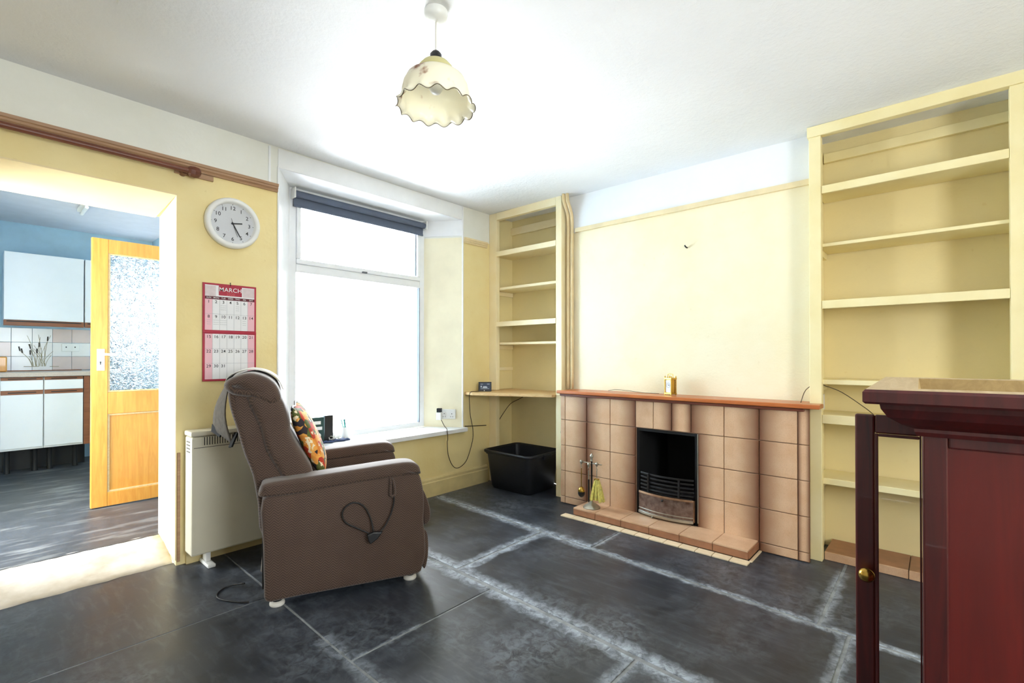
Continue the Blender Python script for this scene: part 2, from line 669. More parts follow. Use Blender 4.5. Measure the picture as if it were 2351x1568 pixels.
def obj(name, bm, mat, parent=None, bevel=0, smooth=False, seg=2, loc=None, rot=None, solid=0):
    me = bpy.data.meshes.new(name)
    bm.to_mesh(me)
    bm.free()
    if smooth:
        for p in me.polygons:
            p.use_smooth = True
    me.materials.append(M[mat] if isinstance(mat, str) else mat)
    o = bpy.data.objects.new(name, me)
    COL.objects.link(o)
    if parent:
        o.parent = parent
    if loc:
        o.location = loc
    if rot:
        o.rotation_euler = rot
    if solid:
        s = o.modifiers.new('thickness', 'SOLIDIFY')
        s.thickness = solid
        s.offset = 0
    if bevel:
        b = o.modifiers.new('bevel', 'BEVEL')
        b.width, b.segments, b.limit_method = bevel, seg, 'ANGLE'
        b.angle_limit = math.radians(40)
        if not smooth:
            b.harden_normals = False
    if smooth == 'auto':
        pass
    return o


def B(*args):
    bm = bmesh.new()
    for a in args:
        bx(bm, *a)
    return bm


def box(name, mat, parent, x0, x1, y0, y1, z0, z1, bevel=.003, **kw):
    return obj(name, B((x0, x1, y0, y1, z0, z1)), mat, parent, bevel, **kw)


def cyl(name, mat, parent, prof, c=(0, 0, 0), axis='z', seg=20, smooth=True, bevel=0, **kw):
    bm = bmesh.new()
    lathe(bm, prof, seg, c, axis)
    o = obj(name, bm, mat, parent, bevel, smooth, **kw)
    if smooth:
        e = o.modifiers.new('edges', 'EDGE_SPLIT')
        e.split_angle = math.radians(50)
    return o


def tb(name, mat, parent, pts, r, seg=8, smooth=4, **kw):
    bm = bmesh.new()
    tube(bm, pts, r, seg, smooth)
    return obj(name, bm, mat, parent, 0, True, **kw)


def tag(o, label, cat, group=None):
    o['label'], o['category'] = label, cat
    if group:
        o['group'] = group
    return o


def thing(name, label, cat, loc=(0, 0, 0), rz=0, group=None):
    o = bpy.data.objects.new(name, None)
    o.empty_display_size = .1
    o.location, o.rotation_euler = loc, (0, 0, rz)
    COL.objects.link(o)
    return tag(o, label, cat, group)


def struct(o, label=None):
    o['kind'] = 'structure'
    if label:
        o['label'] = label
    return o


def copy_piece(src, parent, loc, rot=None):
    c = src.copy()
    COL.objects.link(c)
    c.parent = parent
    c.location = loc
    if rot:
        c.rotation_euler = rot
    return c


def ceil_z(x, y):
    return 2.489 - .0045 * x - .006 * (3.15 - y)


# ================================================================== THE ROOM
# ---- floor: mortar bed with one flagstone object per slab
bm = B((-1.5, 3.53, -1.9, 3.215, -.06, -.0025))
floor = struct(obj('floor', bm, 'mortar'), 'dark slate flagstone floor with pale joints')


def j1(y): return 2.405 + .052 * y
def j2(y): return 1.66 + .045 * min(y, 2.1)
def d2(y): return .93 + .02 * y
def lo(y): return -1.5
def hi(y): return 3.53
def xm(y): return -.35


def slab(l, r, y0, y1, gl=.009, gr=.009, g0=.006, g1=.006):
    bm = bmesh.new()
    n = 4
    ys = [y0 + g0 + (y1 - g1 - y0 - g0) * i / n for i in range(n + 1)]
    jit = [random.uniform(-.003, .003) for _ in range(2 * n + 2)]
    right = [(r(y) - gr + jit[i], y) for i, y in enumerate(ys)]
    left = [(l(y) + gl + jit[n + 1 + i], y) for i, y in enumerate(ys)]
    prism(bm, right + left[::-1], -.03, 0)
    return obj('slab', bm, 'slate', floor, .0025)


for l, r, ys, a, b in ((j1, hi, (3.215, 1.58, .40, -.75, -1.9), .009, 0), (j2, j1, (3.215, 1.965, .29, -.95, -1.9), .012, .009),
                       (d2, j2, (3.215, 1.675, .87, -.3, -1.9), .004, .012), (xm, d2, (3.215, 2.412, 1.2, 0, -1.9), .005, .004),
                       (lo, xm, (3.215, 2.2, .9, -.5, -1.9), 0, .005)):
    for y1, y0 in zip(ys, ys[1:]):
        thin = .003 if r in (d2,) or (l is d2 and y0 == 1.675) else .007
        slab(l, r, y0, y1, a, b, thin, thin)

# ---- window wall with doorway and splayed window recess
bm = bmesh.new()
prism(bm, [(-1.5, 3.15), (-.15, 3.15), (-.15, 3.6), (-1.5, 3.6)], 0, 2.6)
prism(bm, [(.757, 3.15), (1.297, 3.15), (1.49, 3.44), (1.49, 3.6), (.778, 3.6)], 0, 2.6)
prism(bm, [(2.88, 3.15), (3.62, 3.15), (3.62, 3.6), (2.69, 3.6), (2.69, 3.44)], 0, 2.6)
prism(bm, [(1.297, 3.15), (2.88, 3.15), (2.69, 3.44), (2.69, 3.6), (1.49, 3.6), (1.49, 3.44)], 2.36, 2.6)
prism(bm, [(1.297, 3.15), (2.88, 3.15), (2.69, 3.44), (2.69, 3.6), (1.49, 3.6), (1.49, 3.44)], 0, .495)
v = bx(bm, -.15, .757, 3.15, 3.6, 2.048, 2.6)
for i in (2, 3):
    v[i].co.z = 2.012
for i in (3, 7):
    v[i].co.x = .778
wallA = struct(obj('wall_window', bm, 'wall'), 'cream and white wall with the doorway and the window')

# plaster lining of the doorway: right jamb and head, thin and uneven
bm = bmesh.new()
prism(bm, [(.752, 3.146), (.757, 3.146), (.779, 3.602), (.773, 3.602)], .03, 2.046)
struct(obj('trim_1', bm, 'jamb'), 'cream plaster jamb of the doorway')
bm = bmesh.new()
v = bx(bm, -.15, .752, 3.146, 3.602, 2.04, 2.048)
for i in (2, 3):
    v[i].co.z = 2.004
for i in (6, 7):
    v[i].co.z = 2.012
struct(obj('trim_2', bm, 'jamb'), 'cream plaster head of the doorway')
# linings of the window recess
bm = bmesh.new()
prism(bm, [(1.297, 3.146), (1.301, 3.146), (1.496, 3.44), (1.49, 3.44)], .53, 2.356)
struct(obj('trim_3', bm, 'white_reveal'), 'white lining on the left side of the window recess')
bm = bmesh.new()
prism(bm, [(2.876, 3.146), (2.88, 3.146), (2.69, 3.44), (2.684, 3.44)], .53, 2.2)
struct(obj('trim_4', bm, 'cream_reveal'), 'pale cream lining on the right side of the window recess')
bm = bmesh.new()
prism(bm, [(2.876, 3.146), (2.88, 3.146), (2.69, 3.44), (2.684, 3.44)], 2.215, 2.356)
bx(bm, 1.297, 2.88, 3.1455, 3.1495, 2.352, 2.475)
prism(bm, [(1.3, 3.147), (2.878, 3.147), (2.688, 3.44), (1.492, 3.44)], 2.352, 2.36)
struct(obj('trim_5', bm, 'white_reveal'), 'white head of the window recess')
box('window_corner_bead', 'white_reveal', wallA, 2.872, 2.884, 3.138, 3.15, .53, 2.47, .003)
box('window_corner_bead', 'white_reveal', wallA, 1.292, 1.302, 3.142, 3.15, .53, 2.36, .003)
box('paper_edge_bead', 'white_reveal', wallA, 1.238, 1.252, 3.146, 3.151, 2.246, 2.475, .001)
box('plaster_edge_strip', 'railw', wallA, .76, .775, 3.142, 3.15, .02, .62, .002)

# ---- fireplace wall: chimney breast with firebox, alcove backs
bm = bmesh.new()
bx(bm, 3.3, 3.75, 1.60, 2.32, 0, 2.6)
bx(bm, 3.3, 3.75, .565, 1.18, 0, 2.6)
bx(bm, 3.3, 3.75, 1.18, 1.60, .70, 2.6)
bx(bm, 3.6, 3.75, 1.18, 1.60, 0, .70)
wallB = struct(obj('wall_fireplace', bm, 'wallB'), 'cream chimney breast wall above the fireplace')
struct(obj('wall_alcove_left', B((3.53, 3.75, 2.32, 3.15, 0, 2.6)), 'alcove'), 'cream back wall of the alcove beside the window')
struct(obj('wall_alcove_right', B((3.49, 3.75, -.34, .565, 0, 2.6)), 'alcove'), 'cream back wall of the alcove behind the large bookcase')
struct(obj('wall_right', B((3.2, 3.75, -1.9, -.34, 0, 2.6)), 'wall'), 'cream wall beyond the large bookcase')
struct(obj('wall_left', B((-1.62, -1.5, -1.9, 3.6, 0, 2.6)), 'white_reveal'), 'white wall left of the camera')
struct(obj('wall_rear', B((-1.62, .25, -2.0, -1.9, 0, 2.6), (1.25, 3.75, -2.0, -1.9, 0, 2.6), (.25, 1.25, -2.0, -1.9, 0, .95), (.25, 1.25, -2.0, -1.9, 1.95, 2.6)), 'wall'), 'cream wall behind the camera with an added opening for fill daylight')  # the opening in this unseen wall is added to let in fill daylight

# ---- ceiling
bm = bmesh.new()
xs, ys = (-1.62, 3.75), (-2.0, 3.6)
lowv = [bm.verts.new((x, y, ceil_z(x, y))) for x, y in ((xs[0], ys[0]), (xs[1], ys[0]), (xs[1], ys[1]), (xs[0], ys[1]))]
upv = [bm.verts.new((v.co.x, v.co.y, 2.7)) for v in lowv]
bm.faces.new(lowv[::-1])
bm.faces.new(upv)
for i in range(4):
    bm.faces.new([lowv[i], lowv[(i + 1) % 4], upv[(i + 1) % 4], upv[i]])
struct(obj('ceiling', bm, 'ceil'), 'white stippled ceiling')
box('ceiling_joint', 'ceil', bpy.data.objects['ceiling'], .36, .364, -1.9, 2.3, ceil_z(.36, 1) - .0055, ceil_z(.36, 1) + .02, .001)

# ---- picture rails, skirting
RAILP = [(3.15, 2.192), (3.138, 2.192), (3.134, 2.2), (3.138, 2.206), (3.13, 2.212), (3.13, 2.222), (3.124, 2.226), (3.122, 2.24), (3.15, 2.242)]
bm = bmesh.new()
extr(bm, RAILP, 'x', -1.5, 1.292)
struct(obj('trim_6', bm, 'railw'), 'brown moulded picture rail above the doorway')
bm = bmesh.new()
extr(bm, [(y, z - .038) for y, z in RAILP], 'x', 2.886, 3.178)
struct(obj('trim_7', bm, 'rail_cream'), 'cream picture rail between window and alcove')
bm = bmesh.new()
bx(bm, 3.278, 3.3, .57, 2.235, 2.165, 2.198)
struct(obj('trim_8', bm, 'rail_cream'), 'cream picture rail across the chimney breast')
bm = bmesh.new()
extr(bm, [(3.15, 0), (3.128, 0), (3.128, .115), (3.134, .122), (3.134, .14), (3.142, .152), (3.15, .155)], 'x', .80, 3.18)
struct(obj('baseboard_window', bm, 'skirt'), 'cream moulded skirting board under the window')

# ---- window
win = struct(thing('window_1', 'white framed window with a tilting top light', 'window'))
del win['category']
Y0, Y1 = 3.44, 3.51
box('frame_stile', 'upvc', win, 1.49, 1.545, Y0, Y1, .53, 2.36, .005)
box('frame_stile', 'upvc', win, 2.635, 2.69, Y0, Y1, .53, 2.36, .005)
box('frame_head', 'upvc', win, 1.545, 2.635, Y0, Y1, 2.295, 2.36, .005)
box('frame_bottom_rail', 'upvc', win, 1.545, 2.635, Y0, Y1, .53, .575, .005)
box('transom', 'upvc', win, 1.545, 2.635, Y0, Y1, 1.755, 1.815, .005)
sash = box('sash_bottom_rail', 'upvc', win, 1.545, 2.635, Y0 - .012, Y1 - .02, 1.815, 1.85, .005)
box('sash_handle', 'upvc_grey', sash, 2.06, 2.10, Y0 - .03, Y0 - .01, 1.812, 1.824, .003)
box('sash_stile', 'upvc', win, 1.545, 1.575, Y0 - .012, Y1 - .02, 1.85, 2.265, .005)
box('sash_stile', 'upvc', win, 2.605, 2.635, Y0 - .012, Y1 - .02, 1.85, 2.265, .005)
box('sash_top_rail', 'upvc', win, 1.545, 2.635, Y0 - .012, Y1 - .02, 2.265, 2.295, .005)
box('gasket', 'upvc_grey', win, 2.628, 2.634, Y0 - .006, Y0 + .03, .575, 1.755, .001)
box('gasket', 'upvc_grey', win, 2.599, 2.604, Y0 + .01, Y0 + .04, 1.86, 2.26, .001)
box('pane', 'pane', win, 1.545, 2.635, 3.474, 3.480, .575, 1.755, 0)
box('pane', 'pane', win, 1.575, 2.605, 3.462, 3.468, 1.85, 2.265, 0)
bm = bmesh.new()
prism(bm, [(1.24, 3.10), (2.90, 3.10), (2.90, 3.149), (2.876, 3.149), (2.686, 3.44), (1.494, 3.44), (1.301, 3.149), (1.24, 3.149)], .496, .53)
struct(obj('window_sill', bm, 'upvc', None, .004), 'white window sill board')

# roller blind
rb = thing('roller_blind', 'slate blue roller blind wound up at the window head', 'blind', (0, 3.40, 2.30))
cyl('roller', 'blind', rb, [(.024, 1.515), (.024, 2.655)], (0, 0, 0), 'x')
box('drop_fabric', 'blind', rb, 1.515, 2.655, .018, .0215, -.072, -.004, .001)
box('bottom_bar', 'blind', rb, 1.515, 2.655, .013, .026, -.086, -.071, .003)
for x in (1.503, 2.657):
    box('bracket', 'whitep', rb, x, x + .01, -.03, .037, -.035, .04, .003)

# ---- chimney side: two painted pipes running up beside the alcove bookcase
for i, (y, x, lab) in enumerate(((2.258, 3.272, 'cream painted pipe nearer the chimney breast, rising from the mantel'), (2.288, 3.262, 'cream painted pipe against the alcove bookcase stile, bending at the top'))):
    tag(tb('heating_pipe', 'pipe', None, [(x, y, .888), (x, y, 1.4), (x, y, 2.0), (x, y, 2.27), (x - .022, y + .001, 2.35), (x - .055, y + .002, 2.41), (x - .065, y + .002, ceil_z(x, y) + .003)], .0135, 10), lab, 'pipe', 'pipes beside the chimney breast')

# ================================================================== ALCOVE BOOKCASES
lb = thing('alcove_bookcase', 'narrow cream built-in bookcase in the alcove beside the window', 'bookcase', (0, 0, 0))
X0 = 3.215
cz = ceil_z(3.2, 2.7)
box('stile', 'shelf', lb, X0, X0 + .045, 3.058, 3.149, .842, cz, .003)
box('stile', 'shelf', lb, X0, X0 + .045, 3.058, 3.149, .0, .812, .003)
box('stile', 'shelf', lb, X0, X0 + .084, 2.322, 2.38, 0, cz, .003)
box('header', 'shelf', lb, X0, X0 + .04, 2.381, 3.057, 2.405, cz, .003)
for z0, z1 in ((2.068, 2.112), (1.425, 1.467)):
    s = box('shelf', 'shelf', lb, X0 + .004, 3.528, 2.382, 3.138, z1 - .022, z1, .003)
    box('shelf_lipping', 'shelf', s, X0 - .003, X0 + .018, 2.38, 3.06, z0, z1 + .002, .003)
for z0, z1 in ((1.766, 1.79), (1.26, 1.281)):
    s = box('shelf', 'shelf', lb, X0 + .05, 3.528, 2.382, 3.138, z0, z1, .003)
    box('bearer', 'shelf', s, X0 + .06, 3.52, 3.122, 3.139, z0 - .04, z0 - .001, .002)
box('bearer', 'shelf', lb, X0 + .06, 3.52, 3.124, 3.139, 1.02, 1.05, .002)
box('back_batten', 'shelf', lb, 3.505, 3.528, 2.384, 3.138, 2.33, 2.40, .002)
box('side_lining', 'alcove', lb, X0 + .046, 3.529, 3.14, 3.149, .842, cz - .004, .001)

bm = bmesh.new()
prism(bm, [(3.528, 3.148), (2.905, 3.148), (2.885, 3.03), (3.165, 2.384), (3.528, 2.384)], .815, .839)
tag(obj('desk_shelf', bm, 'raw_pine', None, .003), 'unpainted pine board forming a wedge shaped ledge in the alcove corner', 'shelf')

X0 = 3.18
rc = thing('large_bookcase', 'wide cream built-in bookcase right of the chimney breast', 'bookcase', (0, 0, 0))
cz = ceil_z(3.2, .2)
box('stile', 'shelfR', rc, X0, X0 + .05, .505, .564, 0, cz - .06, .003)
box('stile', 'shelfR', rc, X0, X0 + .05, -.335, -.237, 0, cz - .06, .003)
box('header', 'shelfR', rc, X0 - .006, X0 + .04, -.335, .572, 2.397, cz, .003)
box('side_panel', 'shelfR', rc, X0 + .05, 3.488, .54, .562, 0, 2.40, .002)
box('side_panel', 'shelfR', rc, X0 + .05, 3.488, -.336, -.31, 0, 2.40, .002)
box('back_batten', 'shelfR', rc, 3.46, 3.488, -.30, .535, 2.33, 2.385, .002)
for z0, z1 in ((2.068, 2.111), (1.419, 1.464), (.775, .824)):
    s = box('shelf', 'shelfR', rc, X0 + .03, 3.486, -.308, .538, z1 - .022, z1, .003)
    box('shelf_lipping', 'shelfR', s, X0 + .003, X0 + .022, -.236, .504, z0, z1 + .001, .003)
for z0, z1 in ((1.774, 1.793), (.993, 1.02), (.428, .463)):
    s = box('shelf', 'shelfR', rc, X0 + .045, 3.486, -.308, .538, z0, z1, .003)
    box('bearer', 'shelfR', s, X0 + .06, 3.45, .518, .538, z0 - .04, z0 - .001, .002)
box('corner_block', 'whitep', rc, 3.3, 3.36, .518, .539, .84, .93, .003)
# tiled floor of that alcove
al = struct(thing('floor_alcove', 'low brown tiled base under the large bookcase', 'tiled base', (0, 0, 0)))
del al['category']
box('base_slab', 'grout', al, 3.236, 3.486, -.235, .503, .001, .036, 0)
for k in range(4):
    box('tile', 'tile_dark', al, 3.234, 3.484, .503 - .185 * (k + 1) + .002, .503 - .185 * k - .002, .037, .046, .002)
for k in range(4):
    box('edge_tile', 'tile_plain', al, 3.226, 3.235, .503 - .185 * (k + 1) + .002, .503 - .185 * k - .002, .001, .046, .002)
tag(tb('loose_wire', 'cord', None, [(3.14, .60, .889), (3.20, .585, .96), (3.235, .53, 1.0), (3.24, .50, .985), (3.25, .42, .95), (3.28, .32, .87), (3.30, .28, .83)], .0022, 6), 'thin brown wire curling from the mantel into the large bookcase', 'wire')

# ================================================================== FIREPLACE
fp = thing('tiled_fireplace', 'biscuit and brown tiled fireplace surround with a pine mantel shelf', 'fireplace', (0, 0, 0))
FX = 3.11
bm = bmesh.new()
for a in ((FX + .008, 3.299, 1.604, 2.252, 0, .858), (FX + .008, 3.299, .566, 1.176, 0, .858), (FX + .008, 3.299, 1.176, 1.604, .652, .858)):
    bx(bm, *a)
obj('surround_core', bm, 'grout', fp)
TILES = {}


def tile(y0, y1, z0, z1, mat, x=FX, name='tile', parent=None):
    k = (round(y1 - y0, 3), round(z1 - z0, 3), mat)
    if k not in TILES:
        g = .0022
        bm = B((0, .012, g, y1 - y0 - g, g, z1 - z0 - g))
        bmesh.ops.bevel(bm, geom=[e for e in bm.edges], offset=.002, segments=1, affect='EDGES')
        me = bpy.data.meshes.new('tile')
        bm.to_mesh(me)
        bm.free()
        me.materials.append(M[mat])
        TILES[k] = me
    o = bpy.data.objects.new(name, TILES[k])
    COL.objects.link(o)
    o.parent = parent or fp
    o.location = (x - .004 + random.uniform(-.0008, .0008), y0, z0)
    return o


rows = [(0.003, .055), (.055, .255), (.255, .455), (.455, .655), (.655, .858)]
cols = [(2.21, 2.255, 'tile_plain'), (2.01, 2.21, 'tile_r'), (1.81, 2.01, 'tile_l'), (1.607, 1.81, 'tile_r'),
        (1.01, 1.175, 'tile_l'), (.81, 1.01, 'tile_r'), (.61, .81, 'tile_l'), (.55, .61, 'tile_b')]
for ci, (a, b, m) in enumerate(cols):
    for ri, (z0, z1) in enumerate(rows):
        if ci == 4 and ri == 4:
            continue
        tile(a, b, z0, z1, m)
for a, b, m in ((1.475, 1.607, 'tile_plain'), (1.345, 1.475, 'tile_r'), (1.215, 1.345, 'tile_b'), (1.01, 1.215, 'tile_l')):
    tile(a, b, .655, .858, m)
bm = bmesh.new()
prism(bm, [(3.06, .495), (3.175, .495), (3.175, .572), (3.298, .572), (3.298, 2.236), (3.06, 2.262)], .862, .886)
obj('mantel_shelf', bm, 'mantel', fp, .005)
box('mantel_moulding', 'mould', fp, 3.088, 3.112, .575, 2.25, .842, .861, .004)
# firebox lining: four sides round the opening
bm = B((3.12, 3.598, 1.585, 1.604, 0, .652), (3.12, 3.598, 1.176, 1.195, 0, .652), (3.12, 3.598, 1.195, 1.585, .633, .652), (3.59, 3.598, 1.195, 1.585, 0, .633), (3.12, 3.59, 1.195, 1.585, .0, .04))
obj('firebox', bm, 'soot', fp)
box('opening_edge_strip', 'pewter', fp, 3.104, 3.116, 1.168, 1.175, .08, .652, .001)

hearth = thing('hearth', 'raised biscuit tiled hearth with cream tile edging on the slate floor', 'hearth', (0, 0, 0))
box('hearth_core', 'grout', hearth, 2.912, 3.104, .822, 1.985, .001, .052, 0)
hy = [.815, 1.01, 1.21, 1.41, 1.61, 1.81, 1.992]
for a, b in zip(hy, hy[1:]):
    box('tile', 'tile_plain', hearth, 2.9, 3.105, a + .0015, b - .0015, .052, .062, .002)
    box('edge_tile', 'tile_dark', hearth, 2.9, 2.911, a + .0015, b - .0015, .012, .0515, .002)
for x0, x1 in ((2.913, 3.105),):
    box('edge_tile', 'tile_dark', hearth, x0, x1, .812, .821, .012, .0515, .002)
n = 13
for k in range(n):
    a, b = .80 + (2.06 - .80) * k / n, .80 + (2.06 - .80) * (k + 1) / n
    box('strip_tile', 'tile_cream', hearth, 2.835, 2.898, a + .0018, b - .0018, .001, .009, .0015)
box('strip_tile', 'tile_cream', hearth, 2.9, 3.10, .795, .81, .001, .009, .0015)

# the grate: bowed ash-pan cover with bars above, standing in the opening
gr = thing('fire_grate', 'bowed chrome ash pan front with black bars in the fire opening', 'fire grate', (3.10, 1.385, .0625))


def bow(y, d=.042):
    return -d * (1 - (y / .2) ** 2)


def bowed(name, mat, z0, z1, off0, off1, y0=-.19, y1=.19, parent=None, dep=.012):
    bm = bmesh.new()
    n = 14
    A = []
    for i in range(n + 1):
        y = y0 + (y1 - y0) * i / n
        xo = bow(y)
        A.append([bm.verts.new(q) for q in ((xo + off0, y, z0), (xo + off1, y, z1), (xo + off1 + dep, y, z1), (xo + off0 + dep, y, z0))])
    for a, b in zip(A, A[1:]):
        for k in range(4):
            bm.faces.new([a[k], b[k], b[(k + 1) % 4], a[(k + 1) % 4]])
    bm.faces.new(A[0])
    bm.faces.new(A[-1][::-1])
    bmesh.ops.recalc_face_normals(bm, faces=bm.faces)
    return obj(name, bm, mat, parent or gr, .002)


pan = bowed('ash_pan_front', 'silver', .022, .155, 0, -.004)
bowed('bottom_lip', 'pewter', .012, .03, -.012, -.012, parent=pan)
bowed('lower_bead', 'pewter', .044, .05, -.006, -.006, parent=pan, dep=.006)
bowed('top_bead', 'copper', .148, .162, -.008, -.004, parent=pan)
box('end_bead', 'copper', pan, bow(-.19) - .008, bow(-.19) + .01, -.197, -.188, .02, .16, .003)
cyl('knob', 'iron', pan, [(.003, 0), (.007, .004), (.007, .012), (.003, .016)], (bow(0) - .02, 0, .135), 'x', 12)
tb('pull_hook', 'pewter', pan, [(bow(.07) - .012, .07, .02), (bow(.07) - .02, .072, .008), (bow(.07) - .014, .074, 0.002)], .002, 6)
for z in (.175, .2, .225, .252, .278):
    bowed('fret_bar', 'iron', z, z + .012, .012, .012, -.185, .185, dep=.01)
for y in (-.1, .115):
    box('fret_post', 'iron', gr, bow(y) + .002, bow(y) + .014, y - .006, y + .006, .165, .292, .002)
box('grate_bed', 'iron', gr, -.01, .30, -.18, .18, .15, .165, .003)
for y in (-.16, .16):
    box('grate_foot', 'iron', gr, .0, .02, y - .01, y + .01, 0, .15, .002)
    box('grate_foot', 'iron', gr, .26, .28, y - .01, y + .01, 0, .15, .002)

# companion set on the hearth
TX, TY, TZ = 2.985, 1.89, .0625
st = thing('companion_stand', 'pewter fire tool stand with domed foot on the hearth', 'fire tools', (TX, TY, TZ))
cyl('domed_foot', 'pewter', st, [(.062, 0), (.062, .006), (.05, .016), (.03, .03), (.012, .038), (.008, .05)], seg=28)
cyl('pole', 'iron', st, [(.006, .045), (.006, .335)], seg=12)
cyl('finial', 'pewter', st, [(.004, .33), (.010, .338), (.006, .35), (.013, .362), (.013, .372), (.006, .384), (.002, .39)], seg=16)
cyl('crossbar', 'pewter', st, [(.004, -.082), (.004, .082)], (0, 0, .318), 'y', 10)


def handle(par, z, y):
    cyl('handle_knob', 'pewter', par, [(.002, .0), (.010, -.006), (.012, -.016), (.006, -.026), (.004, -.034)][::-1], (0, 0, 0), seg=14)
    tb('hook', 'pewter', par, [(0, 0, -.03), (-.006, 0, -.04), (.004, 0, -.052), (0, 0, -.066)], .0025, 6)


sv = thing('hearth_brush', 'dark round hearth brush with brass collar hanging on the tool stand', 'brush', (TX - .012, TY + .08, TZ + .335), group='fire tools on the stand')
handle(sv, 0, 0)
cyl('shaft', 'brass', sv, [(.003, -.2), (.003, -.06)], seg=8)
cyl('collar', 'brass', sv, [(.024, -.232), (.025, -.222), (.018, -.205), (.006, -.196)], seg=18)
cyl('bristle_head', 'black', sv, [(.008, -.272), (.02, -.262), (.026, -.248), (.025, -.232)], seg=18)
sv = thing('fire_poker', 'black and pewter poker hanging on the pole of the tool stand', 'poker', (TX - .02, TY + .012, TZ + .325), group='fire tools on the stand')
handle(sv, 0, 0)
cyl('shaft', 'pewter', sv, [(.004, -.12), (.005, -.06)], seg=8)
cyl('rod', 'iron', sv, [(.003, -.285), (.006, -.27), (.006, -.12)], seg=10)
sv = thing('whisk_brush', 'yellow fan shaped hearth whisk hanging on the tool stand', 'whisk', (TX - .012, TY - .05, TZ + .335), group='fire tools on the stand')
handle(sv, 0, 0)
cyl('shaft', 'pewter', sv, [(.003, -.118), (.003, -.06)], seg=8)
bm = bmesh.new()
for i in range(44):
    a = random.uniform(-.5, .5)
    b = random.uniform(-.012, .012)
    tube(bm, [(b * .4, a * .03, -.118), (b, a * .075, -.18), (b * 1.6, a * .125, -.262 - random.uniform(0, .02))], .0045, 5, 0)
w = obj('straw_fan', bm, 'bristle', sv)
w['kind'] = 'stuff'
box('binding', 'brass', sv, -.009, .009, -.018, .018, -.134, -.116, .003)
tag(tb('hearth_poker', 'iron', None, [(3.15, 2.275, .53), (3.146, 2.275, .545), (3.15, 2.275, .56), (3.157, 2.275, .55), (3.156, 2.275, .3), (3.156, 2.275, .003)], .0055, 8), 'thin black poker standing between the fireplace end and the alcove', 'poker')

# carriage clock on the mantel
cc = thing('carriage_clock', 'small brass carriage clock with white dial on the mantel shelf', 'clock', (3.215, 1.40, .8865), math.radians(-20))
box('plinth', 'brass', cc, -.027, .027, -.033, .033, .004, .014, .002)
for x in (-.022, .022):
    for y in (-.028, .028):
        cyl('foot', 'brass', cc, [(.005, 0), (.004, .005)], (x, y, 0), seg=10)
        cyl('pillar', 'brass', cc, [(.0045, .014), (.0045, .106)], (x, y, 0), seg=10)
        cyl('pillar_tip', 'brass', cc, [(.004, .118), (.005, .124), (.001, .132)], (x, y, 0), seg=10)
box('top_plate', 'brass', cc, -.027, .027, -.033, .033, .106, .118, .002)
box('case', 'brass', cc, -.018, .02, -.024, .024, .014, .106, .001)
d = box('dial', 'paper', cc, -.0205, -.0185, -.023, .023, .018, .1, 0)
bm = bmesh.new()
for k in range(12):
    a = k * PI / 6
    bx(bm, -.0216, -.0206, .016 * math.sin(a) - .001, .016 * math.sin(a) + .001, .066 + .016 * math.cos(a) - .002, .066 + .016 * math.cos(a) + .002)
obj('hour_marks', bm, 'ink', d)['kind'] = 'stuff'
bm = B((-.0225, -.0217, -.012, .001, .065, .068), (-.0225, -.0217, -.001, .001, .066, .076))
obj('hands', bm, 'ink', d)
tb('handle', 'brass', cc, [(0, -.024, .118), (0, -.022, .138), (0, -.018, .143), (0, .018, .143), (0, .022, .138), (0, .024, .118)], .0025, 6, 3)
tag(tb('mantel_wire', 'cord', None, [(3.27, 1.92, .889), (3.26, 1.85, .9), (3.262, 1.75, .897), (3.24, 1.62, .889), (3.25, 1.5, .8885)], .0016, 6), 'thin wire lying along the mantel shelf left of the clock', 'wire')
wh = tb('wall_hook', 'iron', None, [(3.302, 1.315, 1.905), (3.285, 1.315, 1.905), (3.276, 1.318, 1.91), (3.275, 1.322, 1.918)], .005, 7)
tag(wh, 'small dark hook screwed into the chimney breast wall', 'hook')

# ================================================================== BLACK TUB, MONITOR, SOCKETS
tub = thing('storage_tub', 'black plastic storage tub on the floor in the alcove', 'tub', (3.245, 2.765, 0))


def rrect(w, d, r, n=5):
    out = []
    for cx, cy, a0 in ((w / 2 - r, d / 2 - r, 0), (-w / 2 + r, d / 2 - r, 90), (-w / 2 + r, -d / 2 + r, 180), (w / 2 - r, -d / 2 + r, 270)):
        for k in range(n + 1):
            a = math.radians(a0 + 90 * k / n)
            out.append((cx + r * math.cos(a), cy + r * math.sin(a)))
    return out


def loft(bm, secs, cap0=True, cap1=True):
    R = [[bm.verts.new((p[0], p[1], z)) for p in poly] for poly, z in secs]
    n = len(R[0])
    for a, b in zip(R, R[1:]):
        for i in range(n):
            bm.faces.new([a[i], a[(i + 1) % n], b[(i + 1) % n], b[i]])
    if cap0:
        bm.faces.new(R[0][::-1])
    if cap1:
        bm.faces.new(R[-1])


bm = bmesh.new()
loft(bm, [(rrect(.36, .43, .05), .002), (rrect(.38, .455, .055), .02), (rrect(.43, .505, .05), .30), (rrect(.45, .525, .05), .30), (rrect(.452, .528, .05), .327),
          (rrect(.43, .505, .05), .331), (rrect(.415, .49, .05), .325), (rrect(.37, .44, .05), .03)], True, True)
obj('body', bm, 'tub', tub, 0, True)
tub.children[0].modifiers.new('edges', 'EDGE_SPLIT').split_angle = math.radians(45)
bm = bmesh.new()
loft(bm, [(rrect(.462, .538, .05), .312), (rrect(.47, .546, .05), .318), (rrect(.47, .546, .05), .33), (rrect(.455, .53, .05), .334), (rrect(.44, .515, .05), .332)], False, False)
obj('rolled_rim', bm, 'tub', tub, 0, True, solid=.004)
for s in (-1, 1):
    box('rim_clip', 'tub', tub, -.05, .05, s * .272 - .012, s * .272 + .012, .285, .325, .004)

